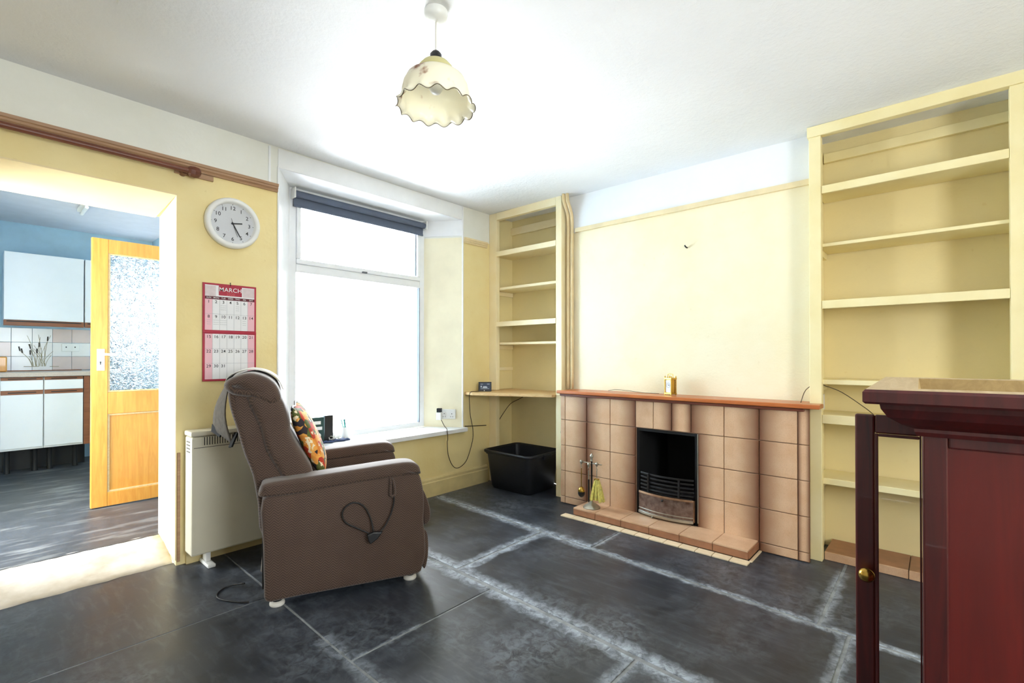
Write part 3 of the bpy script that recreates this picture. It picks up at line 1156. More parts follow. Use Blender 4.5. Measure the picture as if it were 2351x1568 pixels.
mo = thing('energy_monitor', 'small dark display unit standing on the pine ledge', 'monitor', (3.06, 3.05, .8395), math.radians(-38))
bm = bmesh.new()
extr(bm, [(-.012, 0), (.025, 0), (.004, .085), (-.008, .085)], 'x', -.058, .058)
bm2 = bm
obj('case', bm2, 'black', mo, .004)
sc_ = box('screen', 'screen', mo, -.046, .046, -.0125, -.0105, .018, .076, 0)
bm = bmesh.new()
for a in ((-.04, -.03, .036, .052), (-.022, .02, .032, .04), (-.018, .014, .040, .046), (.018, .04, .064, .068), (-.04, -.02, .064, .067), (-.04, .036, .024, .027)):
    bx(bm, a[0], a[1], -.0135, -.0127, a[2], a[3])
obj('screen_print', bm, 'screenlit', sc_)['kind'] = 'stuff'
cyl('button', 'whitep', mo, [(.004, -.003), (.004, 0)], (-.008, -.0125, .009), 'y', 12)

# double socket and plug-in charger on the splayed reveal
ra = math.atan2(.29, -.19)
n_ = Vector((-.836, -.548, 0))
sk = thing('double_socket', 'white double wall socket on the right side of the window recess', 'socket', (2.812 + n_.x * .006, 3.253 + n_.y * .006, .645), ra + PI)
# local x runs along the reveal towards the room, local -y out of the reveal
box('back_box', 'whitep', sk, -.068, .068, -.02, .0, -.042, .042, .004)
bm = bmesh.new()
for x in (-.034, .034):
    for a in ((-.003, .003, .012, .02), (-.012, -.006, -.012, -.007), (.006, .012, -.012, -.007)):
        bx(bm, x + a[0], x + a[1], -.021, -.0195, a[2] - .012, a[3] - .012)
obj('pin_slots', bm, 'ink', sk)['kind'] = 'stuff'
for x in (-.034, .034):
    box('switch', 'whitep', sk, x + .012, x + .024, -.024, -.02, .016, .03, .001)
ch = thing('plug_charger', 'white plug-in charger with a dark top in the window socket', 'charger', (2.775 + n_.x * .03, 3.31 + n_.y * .03, .645), ra + PI)
box('body', 'whitep', ch, -.022, .022, -.06, -.002, -.045, .02, .005)
box('usb_plug', 'black', ch, -.02, .02, -.05, -.01, .021, .055, .004)
ce = ch.matrix_basis @ Vector((0, -.035, -.03))
tag(tb('charger_cable', 'cord', None, [(2.70, 3.22, .605), (2.69, 3.17, .56), (2.665, 3.11, .545), (2.655, 3.09, .525), (2.66, 3.09, .46), (2.668, 3.105, .43), (2.686, 3.115, .325), (2.727, 3.115, .234), (2.781, 3.112, .193), (2.86, 3.115, .211), (2.917, 3.118, .267), (2.974, 3.12, .403), (2.98, 3.12, .487), (2.967, 3.12, .554), (2.945, 3.12, .641), (2.9, 3.08, .743), (2.88, 3.06, .82), (2.895, 3.055, .845), (2.96, 3.06, .843), (3.045, 3.06, .843)], .0032, 6, 4), 'dark cable looping from the window socket down the wall and up to the ledge', 'cable')
tag(tb('wall_wire', 'cord', None, [(2.905, 3.144, .536), (3.0, 3.144, .529), (3.1, 3.144, .522), (3.17, 3.144, .517)], .004, 6), 'painted-over wire clipped along the wall beside the sill', 'wire')

tag(tb('alcove_wire', 'cord', None, [(3.30, 3.146, .50), (3.40, 3.146, .60), (3.50, 3.14, .69), (3.524, 3.05, .74), (3.524, 2.93, .80)], .003, 6), 'thin wire running diagonally across the alcove corner below the ledge', 'wire')

# ================================================================== THINGS ON THE SILL
gb = thing('letter_rack', 'dark green desk organiser with white labels on the window sill', 'organiser', (1.665, 3.345, .5305), math.radians(-8))
box('body', 'greenbox', gb, -.062, .035, -.018, .022, 0, .185, .004)
obj('label_slot', B((-.04, .01, -.0195, -.0182, .135, .158)), 'whiteink', gb)
obj('label_slot', B((-.048, .02, -.0195, -.0182, .095, .118)), 'whiteink', gb)
cyl('round_label', 'whiteink', gb, [(.017, -.0196), (.017, -.0182)], (-.005, 0, .055), 'y', 20)
tag(box('folder', 'black', None, 1.708, 1.772, 3.335, 3.375, .531, .722, .003), 'black upright folder leaning beside the green organiser', 'folder')
pp = thing('pen_pot', 'white pen pot on the window sill', 'pen pot', (1.90, 3.39, .5305))
cyl('pot', 'whitep', pp, [(.026, 0), (.028, .005), (.028, .085), (.025, .085), (.024, .012)], seg=20)
for k, (dx, dy, m, lab) in enumerate(((-.03, .0, 'pens_green', 'turquoise pen leaning furthest left in the pen pot'), (-.018, -.01, 'pens_green', 'turquoise pen in the middle of the pen pot'), (-.006, .008, 'pens_blue', 'navy pen leaning in the pen pot'))):
    bx0, by0 = 1.90 + .006 * (k - 1), 3.39 + .003 * (k - 1)
    tag(tb('pen', m, None, [(bx0 + .008, by0, .545), (bx0 + dx * .5, by0 + dy * .5, .62), (bx0 + dx, by0 + dy, .675)], .0042, 8, 0), lab, 'pen', 'pens in the pen pot')
bm = bmesh.new()
n = 14
g = [[bm.verts.new((1.66 + .22 * i / n + .01 * math.sin(j), 3.28 + .09 * j / 6 + .012 * math.sin(i * 1.1), .534 + .01 * abs(math.sin(i * 1.7 + j)) * (1 if 0 < i < n and 0 < j < 6 else .2))) for j in range(7)] for i in range(n + 1)]
for i in range(n):
    for j in range(6):
        bm.faces.new([g[i][j], g[i + 1][j], g[i + 1][j + 1], g[i][j + 1]])
tag(obj('folded_cloth', bm, 'bluecloth', None, 0, True, solid=.004), 'crumpled navy blue cloth on the sill in front of the folder', 'cloth')
pts = []
for k in range(60):
    a = k * .9
    pts.append((1.785 + .04 * math.cos(a) * (.5 + .5 * math.sin(k * 1.3)) + .02 * math.sin(k * .35), 3.335 + .022 * math.sin(a), .557 + .011 * math.sin(k * 2.1) + .006 * math.cos(k * .7)))
tag(tb('tangled_cable', 'whitep', None, pts, .0022, 5, 2), 'tangled white cable heaped on the blue cloth', 'cable')

# ================================================================== WALL CLOCK, CALENDAR, POLE, HEATER
ck = thing('wall_clock', 'round white wall clock showing twenty-five past two', 'clock', (1.03, 3.149, 1.937))
rim = [(.118, -.034), (.125, -.042), (.138, -.042), (.147, -.034), (.149, -.02), (.147, -.001), (.10, -.001), (.10, -.012), (.115, -.012)]
bm = bmesh.new()
seg = 56
R = [[bm.verts.new((r * math.cos(2 * PI * i / seg), y, r * math.sin(2 * PI * i / seg))) for i in range(seg)] for r, y in rim]
for a, b in zip(R, R[1:] + R[:1]):
    for i in range(seg):
        bm.faces.new([a[i], a[(i + 1) % seg], b[(i + 1) % seg], b[i]])
bmesh.ops.recalc_face_normals(bm, faces=bm.faces)
obj('rim', bm, 'whitep', ck, 0, True)
dl = cyl('dial', 'dial', ck, [(.119, -.0155), (.119, -.0135)], (0, 0, 0), 'y', 48)
RX = Matrix.Rotation(PI / 2, 4, 'X')
bm = bmesh.new()
for h in range(1, 13):
    a = h * PI / 6
    text_into(bm, str(h), .031, Matrix.Translation((.091 * math.sin(a), -.0165, .091 * math.cos(a) - .001)) @ RX)
obj('numerals', bm, 'ink', dl)['kind'] = 'stuff'
bm = bmesh.new()
for k in range(12):
    a = k * PI / 6
    q = Matrix.Rotation(a, 4, 'Y')
    for v in bx(bm, -.0012, .0012, -.0165, -.0158, .110, .117):
        v.co = q @ v.co
obj('minute_marks', bm, 'ink', dl)['kind'] = 'stuff'


def hand(name, ang, l, w, tail, y):
    bm = bmesh.new()
    q = Matrix.Rotation(ang, 4, 'Y')
    for v in bx(bm, -w, w, y - .0008, y, -tail, l):
        v.co = q @ v.co
    obj(name, bm, 'ink', ck)


hand('hour_hand', math.radians(81), .052, .0035, .008, -.0185)
hand('minute_hand', math.radians(152), .082, .0025, .01, -.020)
hand('second_hand', math.radians(-18), .03, .0008, .08, -.0215)
cyl('hub', 'ink', ck, [(.005, -.023), (.005, -.016)], (0, 0, 0), 'y', 14)

cal = thing('wall_calendar', 'red bordered March wall calendar hanging under the clock', 'calendar', (1.022, 3.149, 1.292))
CW, CH = .287, .572
box('upper_card', 'red', cal, -CW / 2, CW / 2, -.007, -.003, .003, CH / 2 - .003, .001)
box('lower_card', 'red', cal, -CW / 2, CW / 2, -.009, -.005, -CH / 2 + .003, -.001, .001)
box('fold_binding', 'red', cal, -CW / 2, CW / 2, -.011, -.004, -.006, .008, .002)
tb('hanging_nail', 'iron', cal, [(0, .004, CH / 2 + .006), (0, -.008, CH / 2 + .008), (0, -.01, CH / 2 - .012)], .0018, 6, 0)
ug = B((-CW / 2 + .011, CW / 2 - .011, -.0082, -.0072, .012, CH / 2 - .014))
up_ = obj('upper_page', ug, 'paper', cal)
lg = B((-CW / 2 + .011, CW / 2 - .011, -.0102, -.0092, -CH / 2 + .014, -.010))
lp = obj('lower_page', lg, 'paper', cal)
cw = (CW - .022) / 7
x0 = -CW / 2 + .011
obj('header_block', B((-.062, .062, -.0095, -.0084, .215, .272)), 'red', up_)
obj('corner_print', B((x0, x0 + .055, -.0093, -.0084, .208, .268)), 'paleprint', up_)
obj('corner_print', B((.068, CW / 2 - .012, -.0093, -.0084, .214, .268)), 'paleprint', up_)
obj('weekday_band', B((x0, -x0, -.0093, -.0084, .190, .207)), 'dkred', up_)
obj('sunday_tint', B((x0, x0 + cw, -.0090, -.0083, .012, .19)), 'pink', up_)
obj('sunday_tint', B((-x0 - cw, -x0, -.0090, -.0083, .012, .19)), 'pink', up_)
obj('sunday_tint', B((x0, x0 + cw, -.0110, -.0103, -CH / 2 + .014, -.01)), 'pink', lp)
obj('sunday_tint', B((-x0 - cw, -x0, -.0110, -.0103, -CH / 2 + .014, -.01)), 'pink', lp)
bm = bmesh.new()
text_into(bm, 'MARCH', .034, Matrix.Translation((0, -.0105, .249)) @ RX)
obj('month_lettering', bm, 'whiteink', up_)['kind'] = 'stuff'
bm = bmesh.new()
text_into(bm, '2020', .022, Matrix.Translation((0, -.0105, .224)) @ RX)
obj('year_lettering', bm, 'redink', up_)['kind'] = 'stuff'
bm = bmesh.new()
for k, s in enumerate(('SUN', 'MON', 'TUE', 'WED', 'THU', 'FRI', 'SAT')):
    text_into(bm, s, .012, Matrix.Translation((x0 + cw * (k + .5), -.0100, .1985)) @ RX)
obj('weekday_lettering', bm, 'whiteink', up_)['kind'] = 'stuff'
RZ = {0: .178, 1: .092, 2: -.024, 3: -.108, 4: -.194}
for page, weeks, yy in ((up_, (0, 1), -.0096), (lp, (2, 3, 4), -.0116)):
    bm = bmesh.new()
    gl = bmesh.new()
    for w_ in weeks:
        for k in range(7):
            dnum = w_ * 7 + k + 1
            if dnum <= 31:
                text_into(bm, str(dnum), .024, Matrix.Translation((x0 + cw * (k + .5), yy, RZ[w_] - .003)) @ RX)
        if w_ not in (0, 2):
            bx(gl, x0, -x0, yy + .0003, yy + .0008, RZ[w_] + .013, RZ[w_] + .0142)
    for k in range(1, 7):
        z0, z1 = (.012, .19) if page is up_ else (-CH / 2 + .014, -.01)
        bx(gl, x0 + cw * k - .0005, x0 + cw * k + .0005, yy + .0003, yy + .0008, z0, z1)
    obj('date_numbers', bm, 'ink', page)['kind'] = 'stuff'
    obj('grid_lines', gl, 'greyline', page)['kind'] = 'stuff'
bm = bmesh.new()
for s, k, w_ in (('~~~', 2, 0), ('~~', 4, 0), ('~~~~', 2, 1), ('~~', 5, 1), ('~~', 0, 1), ('~~~', 1, 1)):
    for q in range(3):
        text_into(bm, s, .016, Matrix.Translation((x0 + cw * (k + .5), -.0096, RZ[w_] - .022 - .012 * q)) @ RX)
obj('handwriting', bm, 'greyline', up_)['kind'] = 'stuff'

po = thing('curtain_pole', 'dark wooden curtain pole mounted below the picture rail over the doorway', 'curtain pole', (0, 0, 2.172))
cyl('pole', 'polew', po, [(.015, -1.45), (.015, .80)], (0, 3.085, 0), 'x', 16)
bm = bmesh.new()
lathe(bm, [(.018, .79), (.028, .80), (.032, .82), (.028, .84), (.018, .85)], 8, (0, 3.085, 0), 'x')
obj('finial', bm, 'polew', po, .002)
cyl('bracket', 'polew', po, [(.018, 3.10), (.02, 3.15)], (.78, 0, 0), 'y', 14)
box('batten', 'railw', po, .74, .93, 3.135, 3.15, -.012, .016, .002)

he = thing('storage_heater', 'slim cream storage heater standing against the wall by the doorway', 'heater', (0, 0, 0))
hx0, hx1, hy0, hy1 = .79, 1.42, 3.0, 3.118
box('body', 'heater', he, hx0, hx1, hy0, hy1, .075, .715, .01)
box('top_cap', 'heater', he, hx0 - .004, hx1 + .004, hy0 - .003, hy1 + .002, .717, .745, .008)
gp = box('grille_panel', 'grille', he, hx0 + .05, hx1 - .03, hy0 - .0015, hy0 - .0002, .668, .712, 0)
nb = 44
for k in range(nb):
    x = hx0 + .053 + (hx1 - hx0 - .086) * k / (nb - 1)
    box('grille_bar', 'heater', gp, x - .0032, x + .0032, hy0 - .006, hy0 - .0018, .668, .712, .001)
box('front_seam', 'grille', he, hx0 + .01, hx1 - .01, hy0 - .0012, hy0 - .0001, .655, .658, 0)
for k in range(4):
    box('side_vent', 'grille', he, hx0 - .0012, hx0 - .0001, hy0 + .03, hy1 - .03, .63 + .018 * k, .636 + .018 * k, 0)
for x in (hx0 + .09, hx1 - .09):
    box('foot', 'whitep', he, x - .02, x + .02, hy0 - .03, hy1 + .0, 0, .02, .006)
    box('foot_post', 'whitep', he, x - .012, x + .012, hy0 + .03, hy1 - .03, .02, .075, .003)

# ================================================================== RECLINER
RC = math.atan2(-.386, .9226)
ac = thing('recliner_armchair', 'brown herringbone riser recliner armchair facing the fireplace', 'armchair', (.887, 2.281, 0), RC)
ARM = [(.006, .04), (-.006, .2), (-.016, .40), (-.02, .545), (.0, .572), (.1, .58), (.2, .586), (.4, .598), (.556, .608), (.655, .609), (.700, .588), (.722, .5), (.735, .40), (.732, .30), (.74, .22), (.742, .13), (.726, .07), (.70, .035), (.55, .034), (.3, .036), (.1, .038)]
ARMB = [(.006, .04), (-.004, .12), (-.008, .3), (-.012, .5), (.1, .515), (.3, .535), (.556, .55), (.69, .552), (.722, .5), (.735, .40), (.732, .30), (.74, .22), (.742, .13), (.726, .07), (.70, .035), (.55, .034), (.3, .036), (.1, .038)]
PAD = [(-.02, .515), (-.02, .55), (.0, .574), (.1, .582), (.2, .588), (.4, .600), (.556, .610), (.655, .611), (.70, .594), (.716, .56), (.70, .54), (.55, .54), (.3, .525), (.1, .51)]
CWD = .76
for y0, y1 in ((0, .13), (CWD - .13, CWD)):
    bm = bmesh.new()
    soft(bm, ARMB, y0, y1, .018, 3, 3)
    a_ = obj('arm_panel', bm, 'fabric', ac, 0, True)
    bm = bmesh.new()
    soft(bm, PAD, y0 - .002, y1 + .006, .026, 3, 5)
    obj('arm_pad', bm, 'fabric', a_, 0, True)
bm = bmesh.new()
soft(bm, [(.03, .06), (.02, .3), (.03, .40), (.3, .42), (.6, .43), (.70, .42), (.715, .3), (.715, .12), (.69, .06)], .132, CWD - .132, .02, 3, 3)
obj('seat_base', bm, 'fabric', ac, 0, True)
bm = bmesh.new()
soft(bm, [(.15, .43), (.15, .47), (.3, .49), (.55, .50), (.70, .485), (.735, .45), (.70, .425), (.4, .42)], .14, CWD - .14, .03, 4, 4)
obj('seat_cushion', bm, 'fabric', ac, 0, True)
bm = bmesh.new()
soft(bm, [(.74, .445), (.765, .40), (.785, .33), (.78, .275), (.755, .255), (.742, .28), (.738, .36)], .06, CWD - .06, .02, 4, 4)
obj('footrest_pad', bm, 'fabric', ac, 0, True)
bm = bmesh.new()
soft(bm, [(.735, .245), (.757, .22), (.762, .14), (.752, .07), (.735, .05), (.725, .14)], .02, CWD - .02, .012, 4, 3)
obj('lower_front_panel', bm, 'fabric', ac, 0, True)
# reclining back: outer shell, then padded cushion with head roll
bm = bmesh.new()
soft(bm, [(-.015, .30), (-.035, .45), (-.058, .59), (-.093, .695), (-.122, .808), (-.15, .909), (-.158, .99), (-.12, 1.01), (.0, .975), (.03, .85), (.07, .70), (.12, .6), (.14, .45), (.1, .3)], .125, CWD - .125, .025, 3, 4)
obj('back_shell', bm, 'fabric', ac, 0, True)
bm = bmesh.new()
soft(bm, [(-.085, .96), (-.03, .815), (-.004, .705), (.05, .60), (.085, .535), (.16, .525), (.205, .56), (.202, .60), (.18, .645), (.142, .71), (.112, .77), (.104, .80), (.104, .83), (.092, .885), (.07, .945), (.04, 1.0), (-.02, 1.0)], .095, CWD - .095, .055, 3, 6)
obj('back_cushion', bm, 'fabric', ac, 0, True)
bm = bmesh.new()
soft(bm, [(-.172, 1.005), (-.168, 1.035), (-.13, 1.06), (-.07, 1.075), (-.01, 1.06), (.035, 1.028), (.06, .98), (.062, .935), (.02, .92), (-.05, .955), (-.10, .965), (-.14, .975)], .085, CWD - .085, .05, 3, 6)
obj('head_roll', bm, 'fabric', ac, 0, True)
for x, y in ((.05, .05), (.67, .05), (.05, CWD - .05), (.67, CWD - .05)):
    f_ = cyl('foot', 'antim', ac, [(.03, 0), (.033, .004), (.033, .014), (.025, .022)], (x, y, 0), seg=18)
    cyl('foot_stem', 'black', f_, [(.022, .022), (.022, .05)], (x, y, 0), seg=14)
box('rear_slot', 'black', ac, -.0125, -.003, .03, .09, .09, .40, .002)
# stitched loop tab on the arm side
tbm = bmesh.new()
tube(tbm, [(.56, -.004, .545), (.558, -.012, .51), (.556, -.012, .465), (.566, -.016, .455), (.578, -.012, .465), (.574, -.012, .51), (.566, -.01, .54)], .006, 6, 3)
obj('side_tab', tbm, 'fabric', ac, 0, True)

# hand control with its looped cord, hung against the near arm
hc = thing('hand_control', 'black recliner hand control with looped cord on the near armchair side', 'hand control', (.887, 2.281, 0), RC)
bm = bmesh.new()
extr(bm, [(.44, .288), (.47, .298), (.515, .292), (.49, .262), (.455, .24), (.445, .262)], 'y', -.042, -.02)
obj('case', bm, 'black', hc, .005)
tb('cord', 'blackcord', hc, [(.472, -.03, .295), (.46, -.016, .36), (.43, -.012, .42), (.385, -.012, .445), (.345, -.012, .43), (.328, -.012, .395), (.345, -.012, .355), (.39, -.014, .325), (.45, -.02, .29), (.475, -.03, .275), (.52, -.026, .305), (.555, -.016, .36), (.573, -.014, .42), (.572, -.016, .455)], .004, 8)

# cushion on the seat
cu = thing('scatter_cushion', 'orange floral cushion propped against the armchair back', 'cushion', (.887, 2.281, 0), RC)
bm = bmesh.new()
pillow(bm, .40, .40, .095, 16)
q = Matrix.Translation((.203, .40, .716)) @ Matrix.Rotation(math.radians(67), 4, 'Y') @ Matrix.Rotation(math.radians(5), 4, 'X')
bm.transform(q)
obj('cover', bm, 'floral', cu, 0, True)
bm = bmesh.new()
tube(bm, [q @ Vector(p) for p in ((-.19, -.2, 0), (-.196, -.1, 0), (-.182, 0, 0), (-.196, .1, 0), (-.19, .2, 0))], .006, 6, 2)
obj('piping', bm, 'blackcord', cu, 0, True)

# white cover over the head roll with a loose tail at the back
an = thing('headrest_cover', 'white cloth cover with grey tail draped over the armchair head roll', 'chair cover', (.887, 2.281, 0), RC)
CR = crom([(-.184, 0, 1.0), (-.177, 0, 1.042), (-.132, 0, 1.074), (-.07, 0, 1.088), (-.008, 0, 1.074), (.045, 0, 1.038), (.074, 0, .98)], 4)
bm = bmesh.new()
ys = [.30 + .36 * k / 8 for k in range(9)]
g = [[bm.verts.new((p.x + .002 * math.sin(j * 2.1), y, p.z + .002 * math.sin(j * 1.7 + p.x * 30))) for j, y in enumerate(ys)] for p in CR]
for a, b in zip(g, g[1:]):
    for j in range(8):
        bm.faces.new([a[j], a[j + 1], b[j + 1], b[j]])
obj('top_cloth', bm, 'antim', an, 0, True, solid=.003)
bm = bmesh.new()
c0, c1, c2, c3 = Vector((-.170, .28, .985)), Vector((-.198, .5, 1.0)), Vector((-.258, .53, .768)), Vector((-.150, .28, .722))
n = 8
g = [[bm.verts.new((c0.lerp(c1, i / n)).lerp(c3.lerp(c2, i / n), j / n) + Vector((-.02 * math.sin(PI * j / n), 0, 0))) for j in range(n + 1)] for i in range(n + 1)]
for i in range(n):
    for j in range(n):
        bm.faces.new([g[i][j], g[i + 1][j], g[i + 1][j + 1], g[i][j + 1]])
tl = obj('tail_cloth', bm, 'flap', an, 0, True, solid=.004)


def strip(a, b, w, nm):
    d = (b - a).normalized()
    s = Vector((0, 1, 0)).cross(d).normalized()
    bm = bmesh.new()
    q = [a, b, b + Vector((.02, -.012, -w)), a + Vector((.02, -.012, -w))]
    bm.faces.new([bm.verts.new(p) for p in q])
    obj(nm, bm, 'black', tl, solid=.008)


for q in ([(-.264, .535, .757), (-.218, .45, .735), (-.212, .45, .762), (-.260, .535, .795)], [(-.165, .29, .705), (-.150, .262, .712), (-.124, .262, .782), (-.139, .29, .778)]):
    bm = bmesh.new()
    bm.faces.new([bm.verts.new(Vector(p) + Vector((.0, -.008, 0))) for p in q])
    obj('black_tab', bm, 'soot', tl, solid=.008)
tag(tb('floor_lead', 'blackcord', None, [(.915, 2.60, .02), (.86, 2.66, .006), (.80, 2.62, .005), (.79, 2.55, .005), (.84, 2.45, .005), (.87, 2.42, .005)], .004, 6), 'black mains lead trailing on the floor behind the armchair', 'lead')

# ================================================================== PENDANT LAMP
LX, LY = 1.182, 1.444
LZ = ceil_z(LX, LY)
pl = thing('pendant_lamp', 'cream frilled glass pendant lamp hanging from the ceiling', 'lamp', (LX, LY, LZ))
cyl('ceiling_rose', 'whitep', pl, [(.012, -.042), (.030, -.034), (.042, -.024), (.045, -.012), (.045, .002)], seg=28)
cyl('flex', 'antim', pl, [(.003, -.16), (.003, -.04)], seg=8)
cyl('lamp_holder', 'black', pl, [(.022, -.192), (.025, -.186), (.022, -.176), (.022, -.166), (.014, -.156), (.006, -.15)], seg=20)
prof = [(.018, -.190), (.03, -.193), (.05, -.203), (.063, -.218), (.068, -.234), (.066, -.242), (.088, -.247), (.108, -.262), (.120, -.285), (.126, -.31), (.128, -.335), (.132, -.352), (.146, -.366)]


def wob(j, a, r, h):
    k = max(0, (j - 9) / 3)
    return r + .005 * k * math.sin(a * 14), h + .0075 * k * math.cos(a * 14)


bm = bmesh.new()
lathe(bm, prof, 168, (0, 0, 0), 'z', wob)
sh = obj('glass_shade', bm, 'opal', pl, 0, True, solid=.003)
bm = bmesh.new()
pts = []
for i in range(169):
    a = 2 * PI * i / 168
    r, h = wob(12, a, .1465, -.367)
    pts.append((r * math.cos(a), r * math.sin(a), h))
tube(bm, pts, .0018, 5, 0)
obj('gilt_rim', bm, plain('grey_gilt_rim', (120, 108, 84), .4, .4), sh, 0, True)
cyl('bulb', 'whitep', pl, [(.004, -.318), (.016, -.314), (.026, -.30), (.029, -.284), (.026, -.266), (.016, -.24), (.013, -.2)], seg=20)

# ================================================================== DISPLAY CABINET (near right)
cb = thing('display_cabinet', 'dark red stained cabinet with an open glazed door in the right foreground', 'cabinet', (1.2, .028, 0), math.radians(1.5))
# local frame: x = width (away from the camera), y = depth; the front faces +y
WX, DY, ZT = .555, -.42, 1.089
CB0, CB1 = .012, 1.01


def cbx(name, mat, x0, x1, y0, y1, z0, z1, parent=None, bevel=.003):
    return box(name, mat, parent or cb, x0, x1, y0, y1, z0, z1, bevel)


for sx in (0, WX - .022):
    sp = cbx('side_stile', 'mahog', sx, sx + .022, -.036, 0, CB0, CB1)
    cbx('side_stile', 'mahog', sx, sx + .022, DY, DY + .036, CB0, CB1)
    cbx('side_rail', 'mahog', sx, sx + .022, DY + .036, -.036, CB1 - .03, CB1)
    cbx('side_rail', 'mahog', sx, sx + .022, DY + .036, -.036, CB0, CB0 + .08)
    cbx('side_panel', 'mahogp', sx + .006, sx + .016, DY + .034, -.034, CB0 + .078, CB1 - .028, None, 0)
cbx('back_panel', 'mahogp', .022, WX - .022, DY, DY + .01, CB0, CB1)
cbx('top_panel', 'innerwood', .001, WX - .001, DY + .001, -.001, CB1 + .001, CB1 + .012)
cbx('bottom_panel', 'mahogp', .022, WX - .022, DY + .01, 0, CB0 + .06, CB0 + .08)
for z in (.36, .68):
    cbx('cabinet_shelf', 'mahogp', .022, WX - .022, DY + .01, -.03, z, z + .018)
for x in (.01, WX - .05):
    for y in (DY + .01, -.05):
        cbx('foot', 'mahog', x, x + .04, y, y + .04, 0, CB0)
# cornice ring: profile swept round the four sides (offset outwards, height)
CP = [(0, 1.0), (.008, 1.0), (.012, 1.008), (.012, 1.014), (.03, 1.022), (.05, 1.036), (.06, 1.052), (.062, 1.062), (.082, 1.062), (.086, 1.066), (.086, 1.084), (.082, 1.089), (.006, 1.089), (.0, 1.05), (0, 1.03)]


def cornice(name, pts0, n0, mitre0, pts1, mitre1, mat='mahog'):
    bm = bmesh.new()
    rows_ = []
    for base, mi in ((pts0, mitre0), (pts1, mitre1)):
        rows_.append([bm.verts.new((base[0] + mi[0] * o_, base[1] + mi[1] * o_, z)) for o_, z in CP])
    n = len(CP)
    for i in range(n):
        bm.faces.new([rows_[0][i], rows_[1][i], rows_[1][(i + 1) % n], rows_[0][(i + 1) % n]])
    bm.faces.new(rows_[0])
    bm.faces.new(rows_[1][::-1])
    bmesh.ops.recalc_face_normals(bm, faces=bm.faces)
    o = obj(name, bm, mat, cb)
    o.data.materials.append(M['rawtop'])
    o.data.materials.append(M['innerwood'])
    o.data.polygons[11].material_index = 1
    o.data.polygons[12].material_index = o.data.polygons[13].material_index = 2
    return o


cornice('cornice', (0, 0), None, (-1, 1), (0, DY), (-1, -1))
cornice('cornice', (0, 0), None, (-1, 1), (WX, 0), (1, 1))
cornice('cornice', (WX, 0), None, (1, 1), (WX, DY), (1, -1))
# far door standing open at right angles, hinged on the far front corner
dr = bpy.data.objects.new('door', None)
dr.empty_display_size = .05
COL.objects.link(dr)
dr.parent = cb
dr.location = (WX - .045, .001, 0)
dr.rotation_euler = (0, 0, 0)
dz0, dz1, dw = .03, .985, .141
box('door_stile', 'mahog', dr, 0, .02, dw - .040, dw + .006, dz0, dz1, .005)
box('door_stile', 'mahog', dr, 0, .02, 0, .004, dz0, dz1, .001)
box('door_rail', 'mahog', dr, .001, .019, .004, dw - .040, dz1 - .052, dz1, .004)
box('door_rail', 'mahog', dr, .001, .019, .004, dw - .040, dz0, dz0 + .07, .004)
box('glazing_bead', 'mahog', dr, -.004, .002, dw - .048, dw - .040, dz0 + .07, dz1 - .052, .002)
box('glazing_bead', 'mahog', dr, -.004, .002, .004, dw - .048, dz1 - .060, dz1 - .052, .002)
box('pane', 'cabglass', dr, .008, .011, .004, dw - .041, dz0 + .07, dz1 - .052, 0)
cyl('knob', 'brass', dr, [(.006, 0), (.008, -.012), (.013, -.018), (.019, -.026), (.019, -.034), (.012, -.042), (.003, -.044)][::-1], (-.001, dw - .022, .537), 'x', 24)

# ================================================================== KITCHEN
KZ = .065
bm = B((-.5, 1.42, 3.58, 6.97, -.02, KZ))
struct(obj('floor_kitchen', bm, 'kfloor'), 'grey slate kitchen floor')
bm = bmesh.new()
n, m_ = 16, 10
g = []
for i in range(n + 1):
    row = []
    for j in range(m_ + 1):
        x = -.15 + (.905 + .02 * (j / m_)) * i / n
        yy = 3.2 + (3.60 - 3.2) * j / m_ - (.004 * math.sin(i * 1.9) + .003 * math.sin(i * 4.1)) * (1 - j / m_)
        z = .002 + (KZ - .004) * (1 - (1 - j / m_) ** 2.2) + .003 * math.sin(i * 1.3 + j * 2.1)
        row.append(bm.verts.new((x, yy, z)))
    g.append(row)
for i in range(n):
    for j in range(m_):
        bm.faces.new([g[i][j], g[i + 1][j], g[i + 1][j + 1], g[i][j + 1]])
r_ = bmesh.ops.extrude_face_region(bm, geom=bm.faces[:])
for v in [e for e in r_['geom'] if isinstance(e, bmesh.types.BMVert)]:
    v.co.z = -.02
bmesh.ops.recalc_face_normals(bm, faces=bm.faces)
struct(obj('threshold', bm, 'concrete', None, 0, True), 'worn pale concrete ramp in the doorway')
kw = struct(obj('wall_kitchen_back', B((-.62, 1.16, 6.95, 7.07, 0, 2.7), (1.4, 1.55, 6.95, 7.07, 0, 2.7), (1.16, 1.4, 6.95, 7.07, 0, 1.3), (1.16, 1.4, 6.95, 7.07, 1.95, 2.7)), 'blue'), 'blue kitchen wall behind the units')
struct(obj('wall_kitchen_right', B((1.42, 1.55, 3.6, 6.95, 0, 2.7)), 'blue'), 'blue kitchen side wall')
struct(obj('wall_kitchen_left', B((-.62, -.5, 3.6, 3.75, 0, 2.7), (-.62, -.5, 4.6, 6.95, 0, 2.7), (-.62, -.5, 3.75, 4.6, 0, .1), (-.62, -.5, 3.75, 4.6, 2.1, 2.7)), 'blue'), 'blue kitchen wall with glazed opening')
struct(obj('ceiling_kitchen', B((-.62, 1.55, 3.6, 7.07, 2.5, 2.6)), 'kceil'), 'pale grey kitchen ceiling')
struct(obj('wall_kitchen_inner', B((-.5, -.16, 3.601, 3.612, 0, 2.5), (.79, 1.42, 3.601, 3.612, 0, 2.5)), 'blue'), 'blue kitchen side of the window wall')
